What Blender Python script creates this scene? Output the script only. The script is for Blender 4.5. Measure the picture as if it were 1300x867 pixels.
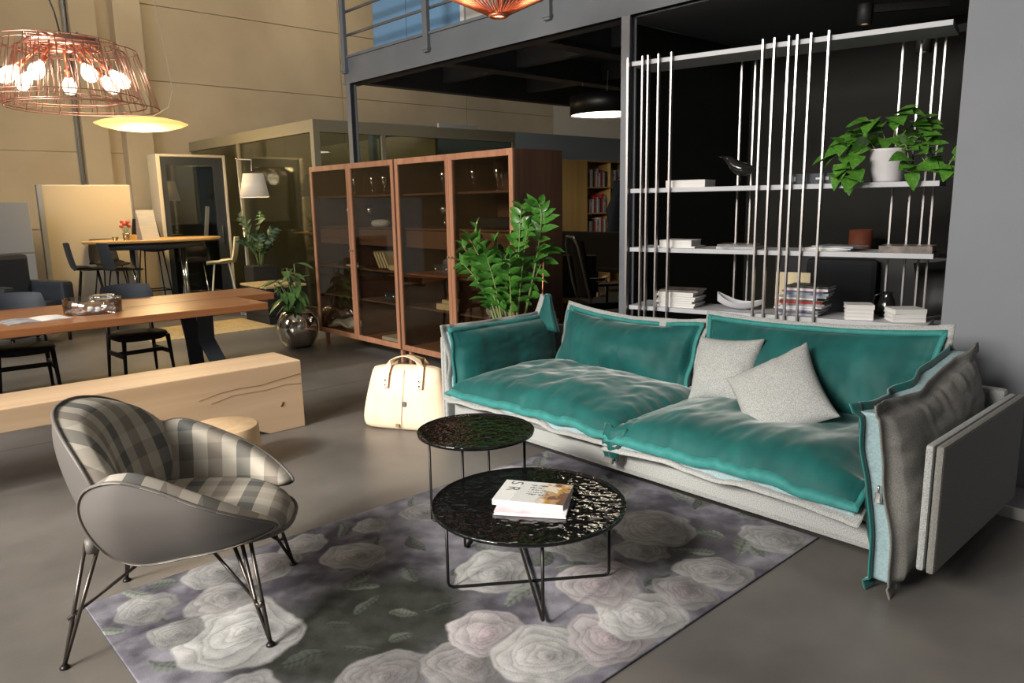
import bpy, bmesh, math, random
import numpy as np
from mathutils import Vector, Matrix, noise

scene = bpy.context.scene
C = bpy.context.collection
for o in list(bpy.data.objects):
    bpy.data.objects.remove(o, do_unlink=True)

# ------------------------------------------------------------------ camera
# world: X runs into the hall towards the right, Y towards the far left, Z up
PITCH, ROLL, HEAD = math.radians(10.53), math.radians(1.0), math.radians(47.5)
def _cam():
    sx = Vector((math.sin(HEAD), -math.cos(HEAD), 0)); sy = Vector((math.cos(HEAD), math.sin(HEAD), 0)); up = Vector((0, 0, 1))
    f = sy * math.cos(PITCH) - up * math.sin(PITCH)
    d = -sy * math.sin(PITCH) - up * math.cos(PITCH)
    x = sx * math.cos(ROLL) + d * math.sin(ROLL)
    dn = -sx * math.sin(ROLL) + d * math.cos(ROLL)
    m = Matrix((x, -dn, -f)).transposed().to_4x4()
    m.translation = Vector((0, 0, 1.6))
    cd = bpy.data.cameras.new('camera'); co = bpy.data.objects.new('camera', cd); C.objects.link(co)
    co.matrix_world = m
    cd.sensor_width = 36; cd.lens = 36 * 950 / 1300; cd.clip_end = 200
    scene.camera = co
_cam()

# ------------------------------------------------------------------ world, daylight, exposure
scene.view_settings.view_transform = 'Standard'
scene.view_settings.look = 'None'
scene.view_settings.exposure = 0.0
scene.view_settings.gamma = 1.0
scene.view_settings.use_curve_mapping = False
w = bpy.data.worlds.new('world'); scene.world = w; w.use_nodes = True
w.node_tree.nodes['Background'].inputs[0].default_value = (0.75, 0.82, 0.95, 1)
w.node_tree.nodes['Background'].inputs[1].default_value = 0.03

def area(name, loc, direction, sx, sy, power, col, spread=180):
    l = bpy.data.lights.new(name, 'AREA'); l.shape = 'RECTANGLE'; l.size = sx; l.size_y = sy
    l.energy = power; l.color = col; l.spread = math.radians(spread)
    o = bpy.data.objects.new(name, l); C.objects.link(o); o.location = loc
    o.rotation_euler = Vector(direction).to_track_quat('-Z', 'Y').to_euler()
    return o
# daylight entering by the high windows of the street facade
WIN = ((2.6, 560), (6.9, 150))
for yy, pw in WIN:
    area('window_daylight', (-5.35, yy, 4.3), (1, 0.0, -0.5), 3.7, 2.6, pw, (1.0, 0.95, 0.87), 130)
# added warm fill lights, out of view, to brighten the far wall
for xx in (0.5, 4.2, 8.0):
    area('far_wall_fill', (xx, 12.4, 6.35), (0, .75, -1), 1.2, .4, 26, (1.0, .80, .53))
# added cool fill light behind the camera, on the entrance side
area('entrance_fill', (-1.0, -6.6, 2.2), (0.15, 1, -0.05), 5.0, 2.6, 16, (0.78, 0.88, 1.0))
# a little direct sun through the facade glazing
sl = bpy.data.lights.new('sun', 'SUN'); sl.energy = 2.4; sl.angle = math.radians(5); sl.color = (1.0, 0.93, 0.82)
so = bpy.data.objects.new('sun', sl); C.objects.link(so)
so.rotation_euler = Vector((0.85, 0.10, -0.47)).to_track_quat('-Z', 'Y').to_euler()

# ------------------------------------------------------------------ helpers
def mk(name, verts, faces, mat=None, parent=None, smooth=False, uv=None, loc=None):
    me = bpy.data.meshes.new(name)
    me.from_pydata([tuple(map(float, v)) for v in verts], [], [tuple(map(int, f)) for f in faces])
    if uv is not None:
        ul = me.uv_layers.new(name='UVMap')
        li = np.empty(len(me.loops), dtype=np.int32); me.loops.foreach_get('vertex_index', li)
        ul.data.foreach_set('uv', np.asarray(uv, dtype=np.float32)[li].ravel())
    if smooth:
        me.polygons.foreach_set('use_smooth', [True] * len(me.polygons))
    if mat: me.materials.append(M[mat] if isinstance(mat, str) else mat)
    me.update()
    o = bpy.data.objects.new(name, me); C.objects.link(o)
    if parent: o.parent = parent
    if loc is not None: o.location = loc
    return o

class MB:
    """collects simple solids into one mesh"""
    def __init__(s): s.v = []; s.f = []; s.sm = []
    def add(s, v, f, smooth=False):
        n = len(s.v); s.v += [tuple(map(float, p)) for p in v]
        s.f += [tuple(i + n for i in q) for q in f]; s.sm += [smooth] * len(f); return s
    def box(s, x0, x1, y0, y1, z0, z1, b=0.0):
        if x0 > x1: x0, x1 = x1, x0
        if y0 > y1: y0, y1 = y1, y0
        if z0 > z1: z0, z1 = z1, z0
        b = min(b, (x1-x0)*.45, (y1-y0)*.45, (z1-z0)*.45)
        if b <= 0:
            v = [(x, y, z) for z in (z0, z1) for y in (y0, y1) for x in (x0, x1)]
            return s.add(v, [(0,2,3,1),(4,5,7,6),(0,1,5,4),(2,6,7,3),(0,4,6,2),(1,3,7,5)])
        bm = bmesh.new(); bmesh.ops.create_cube(bm, size=1)
        for q in bm.verts:
            q.co = ((x0+x1)/2 + q.co.x*(x1-x0), (y0+y1)/2 + q.co.y*(y1-y0), (z0+z1)/2 + q.co.z*(z1-z0))
        bmesh.ops.bevel(bm, geom=bm.edges[:], offset=b, segments=2, profile=.6, affect='EDGES')
        bm.verts.index_update()
        s.add([q.co[:] for q in bm.verts], [[q.index for q in f.verts] for f in bm.faces]); bm.free(); return s
    def bar(s, a, b_, wx, wz, up=(0, 0, 1)):
        a, b_ = Vector(a), Vector(b_); d = (b_-a).normalized(); r = d.cross(Vector(up))
        if r.length < 1e-4: r = d.cross(Vector((1, 0, 0)))
        r.normalize(); u = r.cross(d)
        v = [p + r*i*wx/2 + u*j*wz/2 for p in (a, b_) for i, j in ((-1,-1),(1,-1),(1,1),(-1,1))]
        return s.add(v, [(0,1,2,3)[::-1],(4,5,6,7),(0,1,5,4),(1,2,6,5),(2,3,7,6),(3,0,4,7)])
    def tube(s, pts, r, n=8, closed=False, rs=None):
        pts = [Vector(p) for p in pts]; k = len(pts); v = []; f = []; ref = None
        for i, p in enumerate(pts):
            if closed: d = pts[(i+1) % k] - pts[i-1]
            else: d = pts[min(i+1, k-1)] - pts[max(i-1, 0)]
            d.normalize()
            if ref is None:
                ref = d.orthogonal().normalized()
            ref = (ref - d*ref.dot(d)); ref = ref.normalized() if ref.length > 1e-5 else d.orthogonal().normalized()
            b_ = d.cross(ref); rr = rs[i] if rs else r
            v += [p + ref*math.cos(2*math.pi*j/n)*rr + b_*math.sin(2*math.pi*j/n)*rr for j in range(n)]
        for i in range(k if closed else k-1):
            for j in range(n):
                a, b2 = i*n, ((i+1) % k)*n
                f.append((a+j, a+(j+1) % n, b2+(j+1) % n, b2+j))
        if not closed:
            f.append(tuple(range(n))[::-1]); f.append(tuple((k-1)*n+j for j in range(n)))
        return s.add(v, f, True)
    def lathe(s, prof, n=24, c=(0, 0, 0), sx=1, sy=1, cap=True):
        v = []; f = []; k = len(prof)
        for r, z in prof:
            v += [(c[0]+r*sx*math.cos(2*math.pi*j/n), c[1]+r*sy*math.sin(2*math.pi*j/n), c[2]+z) for j in range(n)]
        for i in range(k-1):
            for j in range(n):
                f.append((i*n+j, i*n+(j+1) % n, (i+1)*n+(j+1) % n, (i+1)*n+j))
        if cap and prof[0][0] > 1e-4: f.append(tuple(range(n))[::-1])
        if cap and prof[-1][0] > 1e-4: f.append(tuple((k-1)*n+j for j in range(n)))
        return s.add(v, f, True)
    def prism(s, poly, z0, z1):
        n = len(poly); v = [(x, y, z0) for x, y in poly] + [(x, y, z1) for x, y in poly]
        f = [tuple(range(n))[::-1], tuple(range(n, 2*n))] + [(i, (i+1) % n, n+(i+1) % n, n+i) for i in range(n)]
        return s.add(v, f)
    def build(s, name, mat, parent=None, loc=None):
        o = mk(name, s.v, s.f, mat, parent, loc=loc)
        o.data.polygons.foreach_set('use_smooth', s.sm)
        if any(s.sm) and not all(s.sm): pass
        return o

def tag(o, label, cat, group=None):
    o['label'] = label; o['category'] = cat
    if group: o['group'] = group
    return o
def thing(name, label, cat, loc=(0, 0, 0), rz=0, group=None):
    o = bpy.data.objects.new(name, None); C.objects.link(o); o.empty_display_size = .1
    o.location = loc; o.rotation_euler = (0, 0, rz)
    return tag(o, label, cat, group)
def struct(o): o['kind'] = 'structure'; return o
def dup(o, loc=None, rz=None, label=None, parent=None):
    c = o.copy(); C.objects.link(c); c.parent = parent
    if loc is not None: c.location = loc
    if rz is not None: c.rotation_euler = (0, 0, rz)
    if label: c['label'] = label
    for ch in o.children: dup(ch, parent=c)
    return c
def catmull(P, n, closed=True):
    P = [np.array(p, float) for p in P]; k = len(P); out = []
    for i in range(k if closed else k-1):
        p0, p1, p2, p3 = (P[(i-1) % k], P[i], P[(i+1) % k], P[(i+2) % k]) if closed else (P[max(i-1,0)], P[i], P[i+1], P[min(i+2,k-1)])
        for t in np.linspace(0, 1, n, endpoint=False):
            out.append(.5*((2*p1)+(-p0+p2)*t+(2*p0-5*p1+4*p2-p3)*t*t+(-p0+3*p1-3*p2+p3)*t**3))
    if not closed: out.append(P[-1])
    return out
def vnoise(x, y, seed=0):
    """smooth value noise on arrays, about -1..1"""
    x = np.asarray(x, float); y = np.asarray(y, float)
    xi = np.floor(x).astype(np.int64); yi = np.floor(y).astype(np.int64); fx = x-xi; fy = y-yi
    fx = fx*fx*(3-2*fx); fy = fy*fy*(3-2*fy)
    def h(a, b):
        n = (a*374761393 + b*668265263 + seed*974634777) & 0x7fffffff
        n = ((n ^ (n >> 13))*1274126177) & 0x7fffffff
        return ((n ^ (n >> 16)) & 0xffff)/32767.5 - 1
    return (h(xi,yi)*(1-fx)+h(xi+1,yi)*fx)*(1-fy) + (h(xi,yi+1)*(1-fx)+h(xi+1,yi+1)*fx)*fy
def fbm(x, y, seed=0, o=4):
    s = 0; a = 1; t = 0
    for k in range(o): s = s + a*vnoise(x*2**k, y*2**k, seed+k*17); t += a; a *= .5
    return s/t
def gridfaces(nu, nv, off=0, flip=False):
    f = []
    for i in range(nu-1):
        for j in range(nv-1):
            q = (off+i*nv+j, off+(i+1)*nv+j, off+(i+1)*nv+j+1, off+i*nv+j+1)
            f.append(q[::-1] if flip else q)
    return f

# ------------------------------------------------------------------ materials
M = {}
def nt(name):
    m = bpy.data.materials.new(name); m.use_nodes = True; M[name] = m
    return m, m.node_tree, m.node_tree.nodes['Principled BSDF']
def N(t, ty, **kw):
    n = t.nodes.new(ty)
    for k, v in kw.items(): setattr(n, k, v)
    return n
def mat(name, col, rough=.5, metal=0., col2=None, ns=6., stretch=(1,1,1), bump=0., bs=80., sheen=0., emit=None, es=0., spec=.5, trans=0., alpha=1., ctr=(.35,.65), bdist=.01):
    m, t, b = nt(name); L = t.links
    b.inputs['Base Color'].default_value = (*col, 1); b.inputs['Roughness'].default_value = rough; b.inputs['Metallic'].default_value = metal
    b.inputs['Specular IOR Level'].default_value = spec
    tc = N(t, 'ShaderNodeTexCoord')
    if col2:
        mp = N(t, 'ShaderNodeMapping'); mp.inputs['Scale'].default_value = stretch
        L.new(tc.outputs['Object'], mp.inputs[0])
        no = N(t, 'ShaderNodeTexNoise'); no.inputs['Scale'].default_value = ns; no.inputs['Detail'].default_value = 5
        L.new(mp.outputs[0], no.inputs[0])
        cr = N(t, 'ShaderNodeValToRGB'); cr.color_ramp.elements[0].position = ctr[0]; cr.color_ramp.elements[1].position = ctr[1]
        cr.color_ramp.elements[0].color = (*col, 1); cr.color_ramp.elements[1].color = (*col2, 1)
        L.new(no.outputs[0], cr.inputs[0]); L.new(cr.outputs[0], b.inputs['Base Color'])
    if bump:
        n2 = N(t, 'ShaderNodeTexNoise'); n2.inputs['Scale'].default_value = bs; n2.inputs['Detail'].default_value = 3
        L.new(tc.outputs['Object'], n2.inputs[0])
        bp = N(t, 'ShaderNodeBump'); bp.inputs['Strength'].default_value = bump; bp.inputs['Distance'].default_value = bdist
        L.new(n2.outputs[0], bp.inputs['Height']); L.new(bp.outputs[0], b.inputs['Normal'])
    if sheen:
        b.inputs['Sheen Weight'].default_value = sheen; b.inputs['Sheen Roughness'].default_value = .35
    if emit:
        b.inputs['Emission Color'].default_value = (*emit, 1); b.inputs['Emission Strength'].default_value = es
    if trans: b.inputs['Transmission Weight'].default_value = trans
    return m
def wood(name, c1, c2, axis='X', rough=.42, sc=7., k=14., bump=.12):
    m, t, b = nt(name); L = t.links
    tc = N(t, 'ShaderNodeTexCoord'); mp = N(t, 'ShaderNodeMapping')
    s = {'X': (.6, k, k), 'Y': (k, .6, k), 'Z': (k, k, .6)}[axis]
    mp.inputs['Scale'].default_value = [q*sc/10 for q in s]; L.new(tc.outputs['Object'], mp.inputs[0])
    no = N(t, 'ShaderNodeTexNoise'); no.inputs['Scale'].default_value = 1.6; no.inputs['Detail'].default_value = 7; no.inputs['Distortion'].default_value = 1.1
    L.new(mp.outputs[0], no.inputs[0])
    cr = N(t, 'ShaderNodeValToRGB'); e = cr.color_ramp.elements; e[0].position = .3; e[1].position = .72; e[0].color = (*c1, 1); e[1].color = (*c2, 1)
    L.new(no.outputs[0], cr.inputs[0]); L.new(cr.outputs[0], b.inputs['Base Color'])
    bp = N(t, 'ShaderNodeBump'); bp.inputs['Strength'].default_value = bump; bp.inputs['Distance'].default_value = .004
    L.new(no.outputs[0], bp.inputs['Height']); L.new(bp.outputs[0], b.inputs['Normal'])
    b.inputs['Roughness'].default_value = rough
    return m
def pane(name, tint, gl=.10, rough=.01, fac=None):
    """thin window glass: tinted see-through layer with a mirror-like coat"""
    m = bpy.data.materials.new(name); m.use_nodes = True; M[name] = m; t = m.node_tree; t.nodes.clear()
    o = N(t, 'ShaderNodeOutputMaterial'); mx = N(t, 'ShaderNodeMixShader'); tr = N(t, 'ShaderNodeBsdfTransparent'); g = N(t, 'ShaderNodeBsdfGlossy')
    tr.inputs[0].default_value = (*tint, 1); g.inputs['Roughness'].default_value = rough; g.inputs[0].default_value = (1, 1, 1, 1)
    lw = N(t, 'ShaderNodeLayerWeight'); lw.inputs[0].default_value = .25
    mr = N(t, 'ShaderNodeMapRange'); mr.inputs['To Min'].default_value = gl; mr.inputs['To Max'].default_value = min(1, gl+.6 if fac is None else fac)
    t.links.new(lw.outputs['Fresnel'], mr.inputs[0]); t.links.new(mr.outputs[0], mx.inputs[0])
    t.links.new(tr.outputs[0], mx.inputs[1]); t.links.new(g.outputs[0], mx.inputs[2]); t.links.new(mx.outputs[0], o.inputs[0])
    return m

mat('concrete', (.105, .098, .092), .38, col2=(.175, .163, .15), ns=1.3, bump=.05, bs=40)
mat('wall_beige', (.56, .48, .36), .8, col2=(.63, .55, .42), ns=1.2, bump=.05, bs=60)
mat('wall_white', (.45, .43, .40), .8)
mat('wall_bluegrey', (.30, .36, .40), .8)
mat('niche_black', (.007, .007, .0055), .8, col2=(.011, .011, .008), ns=2)
mat('column_grey', (.185, .195, .22), .7, col2=(.20, .21, .235), ns=2)
mat('steel_blue', (.115, .13, .15), .55, col2=(.14, .155, .175), ns=2)
mat('deck_under', (.13, .14, .155), .7)
mat('panel_blue', (.15, .30, .50), .5)
mat('trim_white', (.6, .6, .6), .5)
mat('teal', (.005, .070, .068), .62, col2=(.009, .104, .098), ns=5, sheen=.55, bump=.05, bs=400, bdist=.002, spec=.25)
mat('teal_lit_edge', (.016, .17, .16), .7, sheen=.5, col2=(.024, .21, .20), ns=20)  # lighter than the velvet: light caught by the flange is put into the colour
mat('tweed', (.215, .225, .22), .95, col2=(.45, .46, .455), ns=240, bump=.3, bs=330, bdist=.002)
mat('tweed_shaded', (.145, .14, .13), .95, col2=(.24, .235, .22), ns=200, bump=.3, bs=300, bdist=.002)  # darker copy of the tweed, shade of the near side put into its colour
mat('zip_tape', (.22, .33, .36), .7, col2=(.3, .42, .45), ns=90)
mat('metal_dark', (.03, .028, .027), .4, metal=.8)
mat('metal_bronze', (.12, .105, .095), .38, metal=.9)
mat('metal_grey', (.52, .53, .56), .38, metal=.55)
mat('shelf_grey', (.45, .46, .49), .5, col2=(.5, .51, .54), ns=4)
mat('rod_grey', (.36, .34, .335), .33, metal=.9)
mat('chrome', (.75, .74, .72), .12, metal=1.)
mat('vase_silver', (.80, .77, .72), .12, metal=1., bump=.15, bs=9, bdist=.02)
mat('copper', (.80, .44, .35), .3, metal=1.)
mat('copper_matt', (.78, .30, .17), .4, metal=.7)
mat('leather_grey', (.135, .122, .114), .5, bump=.12, bs=220, bdist=.002)
mat('leather_tan', (.80, .60, .42), .55, col2=(.86, .68, .50), ns=6, bump=.08, bs=150, bdist=.003)
mat('leather_tan_dark', (.30, .19, .09), .6)
mat('black_fabric', (.012, .013, .017), .85)
mat('black_matt', (.014, .014, .015), .6)
mat('dark_blue', (.03, .038, .052), .6)
mat('plastic_dark', (.035, .04, .048), .45)
mat('plastic_cream', (.62, .60, .44), .45)
mat('paper', (.78, .77, .75), .7, col2=(.62, .61, .6), ns=3, stretch=(1, 1, 60))
mat('paper_edge', (.70, .68, .66), .8, col2=(.42, .41, .4), ns=2, stretch=(1, 1, 90), ctr=(.45, .6))
mat('paper_cream', (.68, .58, .38), .8)
mat('cover_dark', (.07, .065, .06), .4, col2=(.25, .2, .17), ns=14)
mat('cover_grey', (.45, .46, .48), .4, col2=(.2, .22, .26), ns=10)
mat('cover_pink', (.7, .55, .62), .35, col2=(.85, .82, .84), ns=12)
mat('cover_blue', (.04, .1, .32), .4, col2=(.5, .5, .55), ns=12)
mat('cover_red', (.5, .03, .03), .5)
mat('cover_black', (.02, .02, .022), .5)
mat('pot_white', (.60, .58, .60), .55, col2=(.66, .64, .66), ns=4)
mat('pot_black', (.02, .02, .02), .6)
mat('terracotta', (.30, .09, .045), .7)
mat('leaf', (.035, .13, .018), .32, col2=(.07, .23, .03), ns=7)
mat('leaf_pothos', (.045, .17, .02), .35, col2=(.16, .36, .05), ns=16, ctr=(.42, .72))
mat('leaf_dark', (.018, .055, .02), .45, col2=(.03, .085, .03), ns=7)
mat('leaf_tip', (.06, .15, .04), .35, col2=(.12, .22, .07), ns=5)
mat('stem', (.16, .22, .07), .5)
mat('stem_brown', (.28, .22, .14), .6)
mat('soil', (.03, .02, .015), .9)
wood('walnut', (.30, .135, .075), (.47, .235, .14), 'Z', sc=9)
wood('walnut_h', (.30, .135, .075), (.47, .235, .14), 'Y', sc=9)
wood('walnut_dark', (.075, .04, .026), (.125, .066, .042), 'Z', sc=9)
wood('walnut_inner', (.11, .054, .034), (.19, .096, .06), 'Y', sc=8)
wood('slab', (.22, .085, .032), (.40, .165, .065), 'X', rough=.3, sc=4)
wood('pine', (.56, .37, .22), (.74, .55, .37), 'X', rough=.5, sc=3, k=9, bump=.05)
wood('stump_wood', (.60, .40, .22), (.74, .55, .34), 'Z', rough=.6, sc=4)
wood('oak_top', (.50, .31, .13), (.62, .42, .2), 'X', rough=.4, sc=4)
wood('oak_yellow', (.50, .30, .09), (.60, .38, .13), 'Z', rough=.5, sc=4)
mat('stain', (.22, .12, .05), .6)
mat('jute', (.42, .32, .15), .9, col2=(.56, .45, .25), ns=30, bump=.3, bs=60)
mat('shade_white', (.78, .72, .63), .8, emit=(1, .86, .66), es=.12)
mat('disc_glow', (.9, .72, .38), .6, emit=(1.0, .62, .17), es=1.15)
mat('bulb_glow', (.9, .88, .8), .4, emit=(1.0, .9, .74), es=2.2)
mat('drum_glow', (.95, .95, .95), .5, emit=(1.0, .87, .66), es=7.0)
mat('spot_glow', (.9, .6, .4), .5, emit=(1.0, .62, .35), es=1.2)
mat('cord_white', (.7, .66, .58), .6)
mat('pebble', (.82, .82, .84), .4)
mat('ceramic_grey', (.62, .62, .66), .3)
mat('bird_black', (.012, .012, .012), .12)
mat('olive_frame', (.30, .27, .19), .6)
mat('red_pink', (.6, .06, .1), .4)
mat('flower_red', (.55, .10, .08), .6)
mat('board_beige', (.50, .45, .36), .75)
mat('board_edge', (.30, .33, .38), .5)
mat('booth_frame', (.035, .043, .055), .45)
mat('booth_light', (.55, .52, .46), .6)
mat('towel', (.6, .6, .6), .9, bump=.3, bs=120)
pane('glass_cabinet', (.80, .77, .70), gl=.02, fac=.3)
pane('glass_room', (.62, .64, .56), gl=.06, fac=.4)
pane('glass_booth', (.72, .73, .70), gl=.10, fac=.5)
pane('glass_clear', (.93, .95, .97), gl=.10, fac=.9)
pane('glass_ware', (.86, .88, .9), gl=.42, rough=.06, fac=1.0)
pane('glass_window', (.95, .97, 1.0), gl=.04)

def plaid(name):
    m, t, b = nt(name); L = t.links
    uv = N(t, 'ShaderNodeUVMap'); sp = N(t, 'ShaderNodeSeparateXYZ'); L.new(uv.outputs[0], sp.inputs[0])
    def stripes(out, stops):
        fr = N(t, 'ShaderNodeMath', operation='FRACT'); L.new(out, fr.inputs[0])
        cr = N(t, 'ShaderNodeValToRGB'); cr.color_ramp.interpolation = 'CONSTANT'; e = cr.color_ramp.elements
        while len(e) < len(stops): e.new(.5)
        for q, (p, c) in zip(e, stops): q.position = p; q.color = (*c, 1)
        L.new(fr.outputs[0], cr.inputs[0]); return cr
    cream, grey, taupe = (.62, .57, .49), (.17, .175, .165), (.33, .285, .245)
    a = stripes(sp.outputs[0], [(0, grey), (.25, cream), (.5, taupe), (.75, cream)])
    c = stripes(sp.outputs[1], [(0, cream), (.25, taupe), (.5, cream), (.75, grey)])
    mx = N(t, 'ShaderNodeMix', data_type='RGBA'); mx.inputs[0].default_value = .27
    L.new(a.outputs[0], mx.inputs[6]); L.new(c.outputs[0], mx.inputs[7]); L.new(mx.outputs[2], b.inputs['Base Color'])
    tc = N(t, 'ShaderNodeTexCoord'); no = N(t, 'ShaderNodeTexNoise'); no.inputs['Scale'].default_value = 260
    L.new(tc.outputs['Object'], no.inputs[0])
    bp = N(t, 'ShaderNodeBump'); bp.inputs['Strength'].default_value = .25; bp.inputs['Distance'].default_value = .003
    L.new(no.outputs[0], bp.inputs['Height']); L.new(bp.outputs[0], b.inputs['Normal'])
    b.inputs['Roughness'].default_value = .95; b.inputs['Specular IOR Level'].default_value = .2
plaid('plaid')
def hammered(name):
    m, t, b = nt(name); L = t.links
    b.inputs['Base Color'].default_value = (.006, .006, .006, 1); b.inputs['Roughness'].default_value = .06
    b.inputs['Specular IOR Level'].default_value = .55; b.inputs['Coat Weight'].default_value = 0.0
    tc = N(t, 'ShaderNodeTexCoord'); no = N(t, 'ShaderNodeTexNoise'); no.inputs['Scale'].default_value = 27; no.inputs['Detail'].default_value = 1.0
    L.new(tc.outputs['Object'], no.inputs[0])
    bp = N(t, 'ShaderNodeBump'); bp.inputs['Strength'].default_value = .5; bp.inputs['Distance'].default_value = .010
    L.new(no.outputs[0], bp.inputs['Height']); L.new(bp.outputs[0], b.inputs['Normal']); L.new(bp.outputs[0], b.inputs['Coat Normal'])
hammered('enamel_black')
def vcol(name):
    m, t, b = nt(name); L = t.links
    at = N(t, 'ShaderNodeAttribute', attribute_name='pattern'); 
    tc = N(t, 'ShaderNodeTexCoord'); no = N(t, 'ShaderNodeTexNoise'); no.inputs['Scale'].default_value = 420; no.inputs['Detail'].default_value = 2
    L.new(tc.outputs['Object'], no.inputs[0])
    mr = N(t, 'ShaderNodeMapRange'); mr.inputs['From Min'].default_value = .3; mr.inputs['From Max'].default_value = .7; mr.inputs['To Min'].default_value = .62; mr.inputs['To Max'].default_value = 1.3
    L.new(no.outputs[0], mr.inputs[0])
    vm = N(t, 'ShaderNodeVectorMath', operation='SCALE'); L.new(at.outputs['Color'], vm.inputs[0]); L.new(mr.outputs[0], vm.inputs['Scale'])
    L.new(vm.outputs[0], b.inputs['Base Color'])
    bp = N(t, 'ShaderNodeBump'); bp.inputs['Strength'].default_value = .4; bp.inputs['Distance'].default_value = .003
    L.new(no.outputs[0], bp.inputs['Height']); L.new(bp.outputs[0], b.inputs['Normal'])
    b.inputs['Roughness'].default_value = .95; b.inputs['Specular IOR Level'].default_value = .15
vcol('rug_print'); vcol('cover_print')
# ------------------------------------------------------------------ the setting
X0, X1, Y0, Y1, ZC = -5.6, 15.0, -7.0, 14.6, 6.6
b = MB().box(X0, X1, Y0, Y1, -.2, -.012)
b.box(X0, X1, Y0, 5.926, -.012, 0); b.box(X0, X1, 5.934, Y1, -.012, 0)
struct(b.build('floor', 'concrete'))
struct(MB().box(X0, X1, Y0, Y1, ZC, ZC+.2).build('ceiling', 'wall_white'))
# far wall of concrete panels with recessed joints, with piers
wb = struct(MB().box(X0, X1, Y1, Y1+.2, 0, ZC).build('wall_back', 'wall_beige'))
zs = [0, 1.29, 2.56, 3.84, 5.12, ZC]; xs = [X0, -.6, 1.9, 4.38, 8.6, 12.0, X1]
for i in range(len(xs)-1):
    for j in range(len(zs)-1):
        MB().box(xs[i]+.006, xs[i+1]-.006, Y1-.03, Y1, zs[j]+.006, zs[j+1]-.006, .006).build('wall_panel', 'wall_beige', wb)
struct(MB().box(4.16, 4.60, Y1-.32, Y1-.03, 0, ZC, .01).build('trim_1', 'wall_beige'))
struct(MB().box(3.52, 3.92, Y1-.20, Y1-.03, 1.9, ZC, .01).build('trim_2', 'wall_beige'))
struct(MB().tube([(3.47, Y1-.08, 1.95), (3.47, Y1-.08, ZC)], .028, 8).build('trim_3', 'board_edge'))
# street facade with high windows (outside the frame, source of the daylight)
fw = MB(); win_y = [q[0] for q in WIN]
fw.box(X0, X0+.2, Y0, Y1, 0, 2.95); fw.box(X0, X0+.2, Y0, Y1, 5.65, ZC)
ys = [Y0] + [q for c in win_y for q in (c-1.9, c+1.9)] + [Y1]
for i in range(0, len(ys), 2): fw.box(X0, X0+.2, ys[i], ys[i+1], 2.95, 5.65)
struct(fw.build('wall_left', 'wall_white'))
for k, c in enumerate(win_y):
    f = MB().box(X0+.05, X0+.13, c-1.9, c+1.9, 2.95, 3.02).box(X0+.05, X0+.13, c-1.9, c+1.9, 5.58, 5.65)
    for q in (-1.9, -.035, 1.83): f.box(X0+.05, X0+.13, c+q, c+q+.07, 3.02, 5.58)
    struct(f.build('window_%d' % (k+1), 'steel_blue'))
# wall behind the camera with a glazed entrance
ew = MB().box(X0, -3.6, Y0-.2, Y0, 0, ZC).box(1.6, X1, Y0-.2, Y0, 0, ZC).box(-3.6, 1.6, Y0-.2, Y0, 3.5, ZC)
struct(ew.build('wall_front', 'wall_white'))
ef = MB()
for q in (-3.6, -1.9, -.2, 1.53): ef.box(q, q+.07, Y0-.14, Y0-.06, 0, 3.5)
ef.box(-3.6, 1.6, Y0-.14, Y0-.06, 3.43, 3.5)
struct(ef.build('window_3', 'steel_blue'))
struct(MB().box(X1, X1+.2, Y0, Y1, 0, ZC).build('wall_right', 'wall_white'))
# dark niche behind the open shelf
nw = MB().box(6.9, 7.0, -3.0, 4.1, 0, 3.0).box(5.02, 6.9, 4.02, 4.1, 0, 3.0).box(5.02, 6.9, -3.0, -2.9, 0, 3.0)
struct(nw.build('wall_niche', 'niche_black'))
# grey pillar beside the open shelf, with its white baseboard
struct(MB().box(4.55, 5.0, -3.0, 1.42, 0, 3.0, .006).build('wall_pillar', 'column_grey'))
struct(MB().box(4.22, 4.55, -3.0, 1.02, 0, .055, .004).build('baseboard_pillar', 'column_grey'))
struct(MB().box(4.205, 4.22, -3.0, 1.03, 0, .06, .003).build('trim_4', 'trim_white'))
# blue grey partition and white ledge behind the glass room
struct(MB().box(7.4, X1, 11.6, 11.75, 0, 3.02).build('wall_partition', 'wall_bluegrey'))

# ------------------------------------------------------------------ mezzanine
mz = thing('mezzanine', 'dark grey steel mezzanine with fascia beam above the glazed cabinets', 'mezzanine', (4.9, 8.1, 0))
def L(o): return o  # parts of the mezzanine are built in world coordinates and moved to the local frame
def mpart(name, mb, m, par=mz):
    v = [(x-4.9, y-8.1, z) for x, y, z in mb.v]; mb.v = v
    return mb.build(name, m, par)
DX1 = 11.2
mpart('fascia_beam', MB().box(4.88, 4.92, -4, 8.2, 3.01, 3.32).box(4.86, 5.06, -4, 8.2, 3.01, 3.03).box(4.86, 5.06, -4, 8.2, 3.30, 3.325), 'steel_blue')
mpart('deck', MB().box(5.06, DX1, -4, 8.2, 3.33, 3.40), 'deck_under')
mpart('cross_beam', MB().box(4.92, DX1, 8.06, 8.2, 3.03, 3.33), 'steel_blue')
for y in (-2.2, -.2, 6.72, 5.3, 4.06, 1.9):
    mpart('cross_beam', MB().box(4.92, DX1, y-.06, y+.06, 3.08, 3.33).box(4.92, DX1, y-.1, y+.1, 3.07, 3.09), 'steel_blue')
for x in (6.3, 7.8, 9.4):
    mpart('joist', MB().box(x-.05, x+.05, -4, 8.06, 3.14, 3.33), 'steel_blue')
mpart('niche_ceiling', MB().box(4.93, 6.98, -3.0, 4.0, 3.0, 3.06), 'deck_under')
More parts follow.
